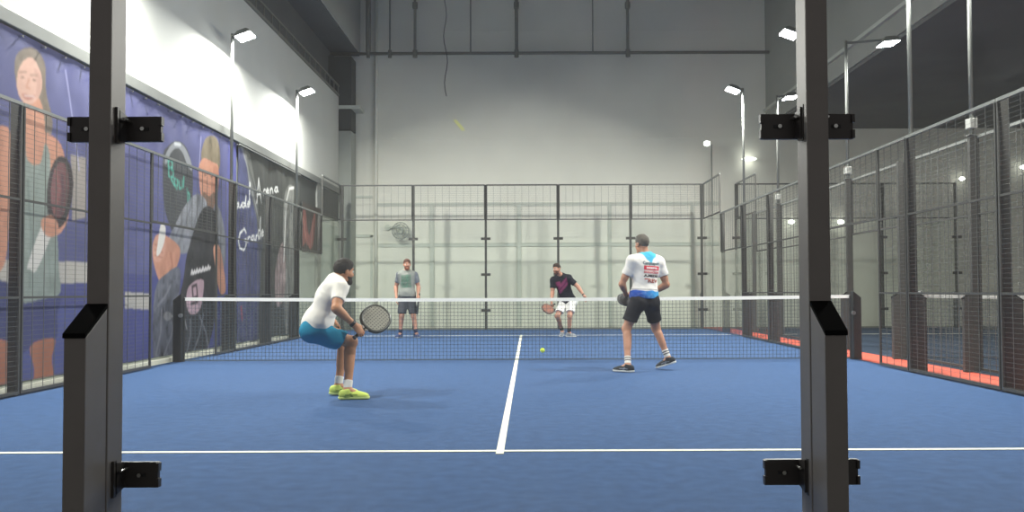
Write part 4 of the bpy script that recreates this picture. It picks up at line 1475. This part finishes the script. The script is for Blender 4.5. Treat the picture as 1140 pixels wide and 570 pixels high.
# ------------------------------------------------------------------ the four players
def G(px, Y, z):
    p = W(px, 324 + (1.04 - z) * 900 / Y, Y)
    return (p.x, Y, z)


def grip(side, wrist, fore, axis):
    a = nv(axis)
    y = nv(np.array(fore) - a * (np.array(fore) @ a))
    z = np.cross(a, y) * (1 if side == 'R' else -1)
    gp = np.array(wrist) + 1.04 * (y * 0.085 + z * 0.031)
    return dict(y=y, palm=z, thumb=a, curl=(0.5, 1.35, 0.9), tin=1.0), gp


def A_(p):
    return np.array(tuple(p), float)


def shoe_cols(main, acc, toe=None):
    def fn(v, sole, ft, sd, up):
        q = v - sole
        f_, w_, u_ = q @ ft, q @ sd, q @ up
        c = np.tile(np.array(lin(main)), (len(v), 1))
        c = paint(c, band(u_ - 0.25 * np.abs(f_ - 0.02) * 0 - 0.045, -0.006, 0.006) * band(f_, -0.02, 0.10), acc)
        c = paint(c, band(f_ + u_ * 0.6, 0.055, 0.075) * (u_ < 0.06), acc)
        if toe:
            c = paint(c, np.clip((f_ - 0.15) / 0.02, 0, 1), toe)
        return c
    return fn


def plain_cols(main, var=0.0, trim=None):
    def fn(v, *a):
        return np.tile(np.array(lin(main)), (len(v), 1))
    return fn


def band_wrap(name, J, s, t, w, r, m, root, base):
    el, wr = J['el' + s], J['wr' + s]
    a = el + (wr - el) * t
    d = nv(wr - el)
    MB().tube([tuple(a - d * w / 2), tuple(a - d * w * 0.3), tuple(a + d * w * 0.3), tuple(a + d * w / 2)], [r * 0.93, r, r, r * 0.93], 16).build(name, m, root, None, True)


# ---- front left: crouching, white shirt, teal shorts
J = dict(hipR=W(352, 367, 7.85), hipL=W(352, 365, 8.02), knR=W(391, 381, 8.02), knL=W(384, 379, 8.32), anR=G(387, 7.88, 0.087), anL=G(376.5, 8.2, 0.092),
         neck=W(374, 313, 8.0), shR=W(379, 321, 7.84), shL=W(381, 318, 8.16), elR=W(374, 343, 7.68), wrR=W(395, 362, 7.74),
         elL=W(367, 338, 8.33), wrL=W(369, 355, 8.18), head=W(383, 301.8, 8.03), hfwd=(0.72, 0.68, -0.04), hup=(0.12, 0.05, 1),
         toes=dict(R=(1, 0.10, 0), L=(1, 0.18, -0.05)), footup=dict(R=(0, 0, 1), L=(0.05, 0, 1)))
J = {k: (A_(v) if not isinstance(v, (dict, tuple)) or k in ('anR', 'anL') else v) for k, v in J.items()}
ax = nv((0.50, 0.66, 0.53))
hr, gp = grip('R', J['wrR'], J['wrR'] - J['elR'], ax)
J['hands'] = dict(R=hr, L=dict(y=(0.6, 0.1, -0.6), palm=(-0.4, -0.3, -0.8), thumb=(0.5, -0.8, 0.2), curl=(0.3, 0.4, 0.3), tin=0.3))
rk = racket('grey faced bat held out by the crouching player in teal shorts', gp, ax, (0, -1, 0), ('1f1f20', '8f8b7d', '45453f', 'dcdad0'))
def sh1(v, fr):
    c = np.tile(np.array(lin('e9e4db')), (len(v), 1))
    return c
Jc = dict(J)
r1, so1, _, RT1, _ = person('man in white shirt and teal shorts crouching with a bat, lime shoes', (W(382, 440, 8.05).x, 8.05, 0), J, 'bd8766', '2a241f',
    dict(col=sh1, hem=-0.05, sleeve=0.66, loose=0.022, wr=0.0045, seed=4), dict(col=plain_cols('2383a3'), len=0.74, flare=0.104, sag=0.022, seed=6),
    dict(h=0.10, col=plain_cols('e4e0d8')), dict(col=shoe_cols('cfe06c', '6f8a3c'), sole='d7e58c', lace='d8e7a0'), beard='2f2620', H=0.0078)
band_wrap('wristband', J, 'R', 0.9, 0.03, 0.036, M_cap, r1, None)

# ---- front right: printed white shirt, dark shorts, seen from behind
J = dict(hipR=W(724, 334, 10.64), hipL=W(710.5, 334, 10.57), knR=W(730.5, 366, 10.80), knL=W(697.5, 366, 10.62), anR=G(744, 10.72, 0.15), anL=G(699, 10.40, 0.087),
         neck=W(719, 285, 10.62), shR=W(733.5, 292, 10.68), shL=W(704, 291, 10.54), elR=W(742, 317, 10.70), wrR=W(721.5, 328, 10.85),
         elL=W(692.5, 316, 10.60), wrL=W(697, 328, 10.80), head=W(714.5, 271.5, 10.64), hfwd=(-0.55, 0.83, 0.08), hup=(-0.05, 0.05, 1),
         toes=dict(R=(-0.75, 0.45, -0.33), L=(-0.85, 0.5, 0)), footup=dict(R=(-0.32, 0.1, 1), L=(0, 0, 1)))
J = {k: (A_(v) if not isinstance(v, (dict, tuple)) or k in ('anR', 'anL') else v) for k, v in J.items()}
ax = nv((-0.97, -0.02, 0.06))
hr, gp = grip('R', J['wrR'], J['wrR'] - J['elR'], ax)
J['hands'] = dict(R=hr, L=dict(y=(0.5, 0.8, -0.1), palm=(0.1, 0.0, 1), thumb=(-0.5, 0.8, 0.1), curl=(0.35, 0.5, 0.35), tin=0.4))
racket('dark bat held at the waist by the man in the printed white shirt', gp, ax, (0.05, -0.55, 0.83), ('2a2a2c', '3a3b3e', '26272a', '2d2d30'))
def sh2(v, fr):
    l, u, f = uvw(v, fr)
    h = (v - fr['hip']) @ nv(fr['spine'])
    c = np.tile(np.array(lin('ece7e0')), (len(v), 1))
    n = vn(v, 14.0, 3)
    n2 = vn(v, 30.0, 9)
    torso = np.abs(l) < 0.2
    m = np.clip((0.125 + 0.014 * n - h) / 0.012, 0, 1)
    t = np.clip((l + 0.13) / 0.26, 0, 1)[:, None]
    cb = np.array(lin('2c4fa0')) * (1 - t) + np.array(lin('3f9bd0')) * t
    cb = cb * (1 + 0.35 * n[:, None]) + 0.10 * np.clip(n2, 0, 1)[:, None]
    c = c * (1 - m[:, None]) + cb * m[:, None]
    c = paint(c, band(h + 0.02 * np.abs(l), 0.134, 0.142), '4c4a55')
    q = v - fr['neck']
    qu, ql = q @ fr['R'][2], q @ fr['R'][0]
    mm = np.clip((0.105 + 0.03 * n + qu * 0.95 - np.abs(ql - 0.01)) / 0.015, 0, 1) * np.clip((qu + 0.10 + 0.03 * n) / 0.02, 0, 1)
    c = paint(c, mm * (f < 0.1), '4fb4d6')
    c = paint(c, np.clip(band(np.abs(ql), 0.115, 0.15) * band(qu, -0.12, -0.07) * (n2 > 0.0), 0, 1) * 0.7, 'a9d3e4')
    return c
r2, so2, _, RT2, fr2 = person('man seen from behind in printed white shirt and dark shorts, nearest right', (W(720, 412, 10.6).x, 10.6, 0), J, 'b8866c', '59534c',
    dict(col=sh2, hem=0.02, sleeve=0.60, loose=0.024, wr=0.0035, seed=8), dict(col=plain_cols('26262b'), len=0.72, flare=0.094, seed=9),
    dict(h=0.12, col=lambda v, an, ax_: paint(paint(np.tile(np.array(lin('e6e2da')), (len(v), 1)), band((v - an) @ ax_, 0.088, 0.102), '3a2f33'), band((v - an) @ ax_, 0.058, 0.072), '3a2f33')),
    dict(col=shoe_cols('23262c', '7d848f'), sole='d8d8d4', lace='3b3f47'), H=0.008)

# printed lettering on the back of the shirt
def on_shirt(kind, text, u, l0, size, color, w=None):
    rt, fw, up = fr2['R']
    c0 = fr2['c']
    bv = BVHTree.FromPolygons([v.co[:] for v in so2.data.vertices], [p.vertices[:] for p in so2.data.polygons])
    if kind == 'text':
        cu = bpy.data.curves.new('lettering', 'FONT')
        cu.body = text
        cu.size = size
        cu.align_x = 'CENTER'
        cu.resolution_u = 2
        cu.offset = 0.0022
        to = bpy.data.objects.new('lettering', cu)
        COL.objects.link(to)
        dg = bpy.context.evaluated_depsgraph_get()
        me = bpy.data.meshes.new_from_object(to.evaluated_get(dg))
        vs = [(v.co.x, v.co.y) for v in me.vertices]
        fs = [tuple(p.vertices) for p in me.polygons]
        bpy.data.objects.remove(to)
        if w:
            x0, x1 = min(a for a, b in vs), max(a for a, b in vs)
            k = w / (x1 - x0)
            vs = [((a - (x0 + x1) / 2) * k, b) for a, b in vs]
    else:
        n = 14
        vs = [(-w / 2 + w * i / n, b) for i in range(n + 1) for b in (0, size)]
        fs = [(2 * i, 2 * i + 2, 2 * i + 3, 2 * i + 1) for i in range(n)]
    out = []
    lift = 0.006 if kind == 'text' else 0.003
    for a, b in vs:
        o = c0 + rt * (l0 + a) + up * (u + b) - fw * 0.4
        hit = bv.ray_cast(Vector(o), Vector(fw))
        p = np.array(hit[0]) if hit[0] is not None else c0 - fw * 0.14 + rt * (l0 + a) + up * (u + b)
        out.append(tuple(p - fw * lift))
    return mesh_obj('shirt_print', out, fs, mat('print_' + color, color, 0.7), so2)

on_shirt('text', 'Campusport', 0.068, 0.02, 0.058, '55666e', 0.245)
b_ = on_shirt('bar', '', -0.004, 0.03, 0.056, 'cf2f45', 0.235)
on_shirt('text', 'MARINA', 0.012, 0.03, 0.034, 'f0dcdc', 0.17)
on_shirt('text', 'SOLUCION', -0.045, 0.03, 0.036, 'cf7478', 0.235)
on_shirt('text', 'A.MEDIA', -0.092, 0.03, 0.042, '2c2a30', 0.235)
on_shirt('text', 'REV', -0.165, 0.05, 0.068, '9c4a3c', 0.16)
on_shirt('bar', '', -0.128, -0.05, 0.012, 'c7503f', 0.05)

# ---- far left: grey shirt with green print, standing
J = dict(hipR=W(449, 330, 18.42), hipL=W(457.3, 330, 18.42), knR=W(447.2, 352, 18.34), knL=W(460.5, 352, 18.34), anR=G(445.5, 18.40, 0.087), anL=G(463.5, 18.38, 0.087),
         neck=W(453, 302.5, 18.45), shR=W(444.8, 306, 18.44), shL=W(461.6, 306, 18.42), elR=W(440.8, 319.5, 18.50), wrR=W(441.3, 331.5, 18.36),
         elL=W(466, 319.5, 18.48), wrL=W(465, 331.5, 18.34), head=W(453, 294.3, 18.40), hfwd=(0.22, -0.97, 0.03), hup=(0, 0, 1),
         toes=dict(R=(-0.3, -0.95, 0), L=(0.4, -0.9, 0)), footup=dict(R=(0, 0, 1), L=(0, 0, 1)))
J = {k: (A_(v) if not isinstance(v, (dict, tuple)) or k in ('anR', 'anL') else v) for k, v in J.items()}
ax = nv((-0.08, -0.28, -0.95))
hl, gp = grip('L', J['wrL'], (0.0, -0.75, -0.65), ax)
J['hands'] = dict(L=hl, R=dict(y=(0.05, -0.2, -1), palm=(1, 0.1, 0), thumb=(0.1, -1, 0), curl=(0.3, 0.4, 0.3), tin=0.2))
racket('dark bat hanging edge-on from the hand of the player in grey', gp, ax, (1, 0.1, 0.0), ('1c1c1d', '2c2e30', '202124', '242426'))
def sh3(v, fr):
    l, u, f = uvw(v, fr)
    c = np.tile(np.array(lin('898c86')), (len(v), 1))
    c = paint(c, np.clip((np.abs(l) - 0.185) / 0.02, 0, 1), '70747a')
    n = vn(v, 22.0, 2)
    m = band(l, -0.115, 0.115, 0.02) * band(u, -0.19, 0.10, 0.02) * (f > 0)
    c = paint(c, m * (0.75 + 0.5 * n), '3f6350')
    c = paint(c, m * band(np.mod(u, 0.075), 0.0, 0.012, 0.01) * 0.22, 'a9b7aa')
    c = paint(c, m * (n > 0.22) * 0.5, '6f9180')
    return c
person('man in grey shirt with green print and dark shorts standing at the far left', (W(453, 375, 18.4).x, 18.4, 0), J, 'c08d76', '55352a',
    dict(col=sh3, hem=-0.01, sleeve=0.62, loose=0.022, seed=12), dict(col=plain_cols('4a4b50'), len=0.86, flare=0.098, seed=13),
    dict(h=0.12, col=plain_cols('2c3450')), dict(col=shoe_cols('2f3c60', '6a7694'), sole='8d97ab', lace='54607c'), beard='7c4a35', H=0.008)

# ---- far right: black and pink shirt, white shorts, leaning to his bat
J = dict(hipR=W(628, 336, 18.78), hipL=W(636.6, 336, 18.70), knR=W(620.5, 352, 18.52), knL=W(634.2, 352, 18.42), anR=G(626, 18.82, 0.12), anL=G(633.5, 18.52, 0.087),
         neck=W(624, 306.5, 18.50), shR=W(616, 312, 18.52), shL=W(633.5, 309.5, 18.44), elR=W(615, 326, 18.50), wrR=W(614, 335.5, 18.32),
         elL=W(644, 320, 18.42), wrL=W(650, 329, 18.32), head=W(619.8, 299.2, 18.40), hfwd=(-0.62, -0.76, 0.05), hup=(-0.15, -0.05, 1),
         toes=dict(R=(-0.2, -0.9, -0.25), L=(0.75, -0.65, 0)), footup=dict(R=(0.0, -0.25, 1), L=(0, 0, 1)))
J = {k: (A_(v) if not isinstance(v, (dict, tuple)) or k in ('anR', 'anL') else v) for k, v in J.items()}
ax = nv((-0.50, -0.80, -0.33))
hr, gp = grip('R', J['wrR'], (-0.25, -0.2, -0.95), ax)
J['hands'] = dict(R=hr, L=dict(y=(0.45, -0.25, -0.8), palm=(-0.7, -0.5, -0.3), thumb=(-0.3, -0.8, 0.2), curl=(0.3, 0.45, 0.3), tin=0.3))
racket('orange brown bat held low by the player in the black and pink shirt', gp, ax, (0.35, -0.70, 0.62), ('2a2422', '8a4f36', '5b3a2c', '3a2a24'))
def sh4(v, fr):
    l, u, f = uvw(v, fr)
    n = vn(v, 18.0, 5)
    c = np.tile(np.array(lin('24242c')), (len(v), 1))
    d = l * 0.62 + u * 0.75 + 0.012 * n
    c = paint(c, band(d, -0.075, 0.055, 0.03) * (f > 0.0) * np.clip((0.145 - np.abs(l + 0.01)) / 0.03, 0, 1) * 0.75, '96406a')
    c = paint(c, band(d, -0.02, 0.0, 0.012) * (f > 0.0) * (np.abs(l) < 0.12), '5c2a48')
    c = paint(c, band(l, 0.02, 0.13, 0.03) * band(u, 0.0, 0.12, 0.03) * (f > 0), '8d3f63')
    return c
Jr = J
r4, so4, _, _, _ = person('man in black and pink shirt and white shorts leaning to his bat, far right', (W(630, 374, 18.7).x, 18.7, 0), J, 'b98871', '31241d',
    dict(col=sh4, hem=0.02, sleeve=0.62, loose=0.02, seed=17), dict(col=plain_cols('e9e7e1'), len=0.74, flare=0.102, seed=18),
    dict(h=0.13, col=plain_cols('232327')), dict(col=shoe_cols('8f9398', '5b5f66'), sole='c9c9c6', lace='d7d7d6'), beard='4b2f26', H=0.008)
band_wrap('watch', J, 'L', 0.9, 0.03, 0.035, M_cap, r4, None)

# ------------------------------------------------------------------ world and output look
w = bpy.data.worlds.new('world')
SC.world = w
w.use_nodes = True
w.node_tree.nodes['Background'].inputs['Color'].default_value = (1.0, 0.98, 0.97, 1)
w.node_tree.nodes['Background'].inputs['Strength'].default_value = 0.2
SC.view_settings.view_transform = 'Standard'
SC.view_settings.look = 'None'
SC.view_settings.gamma = 1.0
SC.view_settings.exposure = 0.0
SC.view_settings.use_curve_mapping = False
SC.cycles.transparent_max_bounces = 48
SC.cycles.max_bounces = 8
SC.cycles.diffuse_bounces = 5
SC.cycles.caustics_reflective = False
SC.cycles.caustics_refractive = False
SC.cycles.use_denoising = True
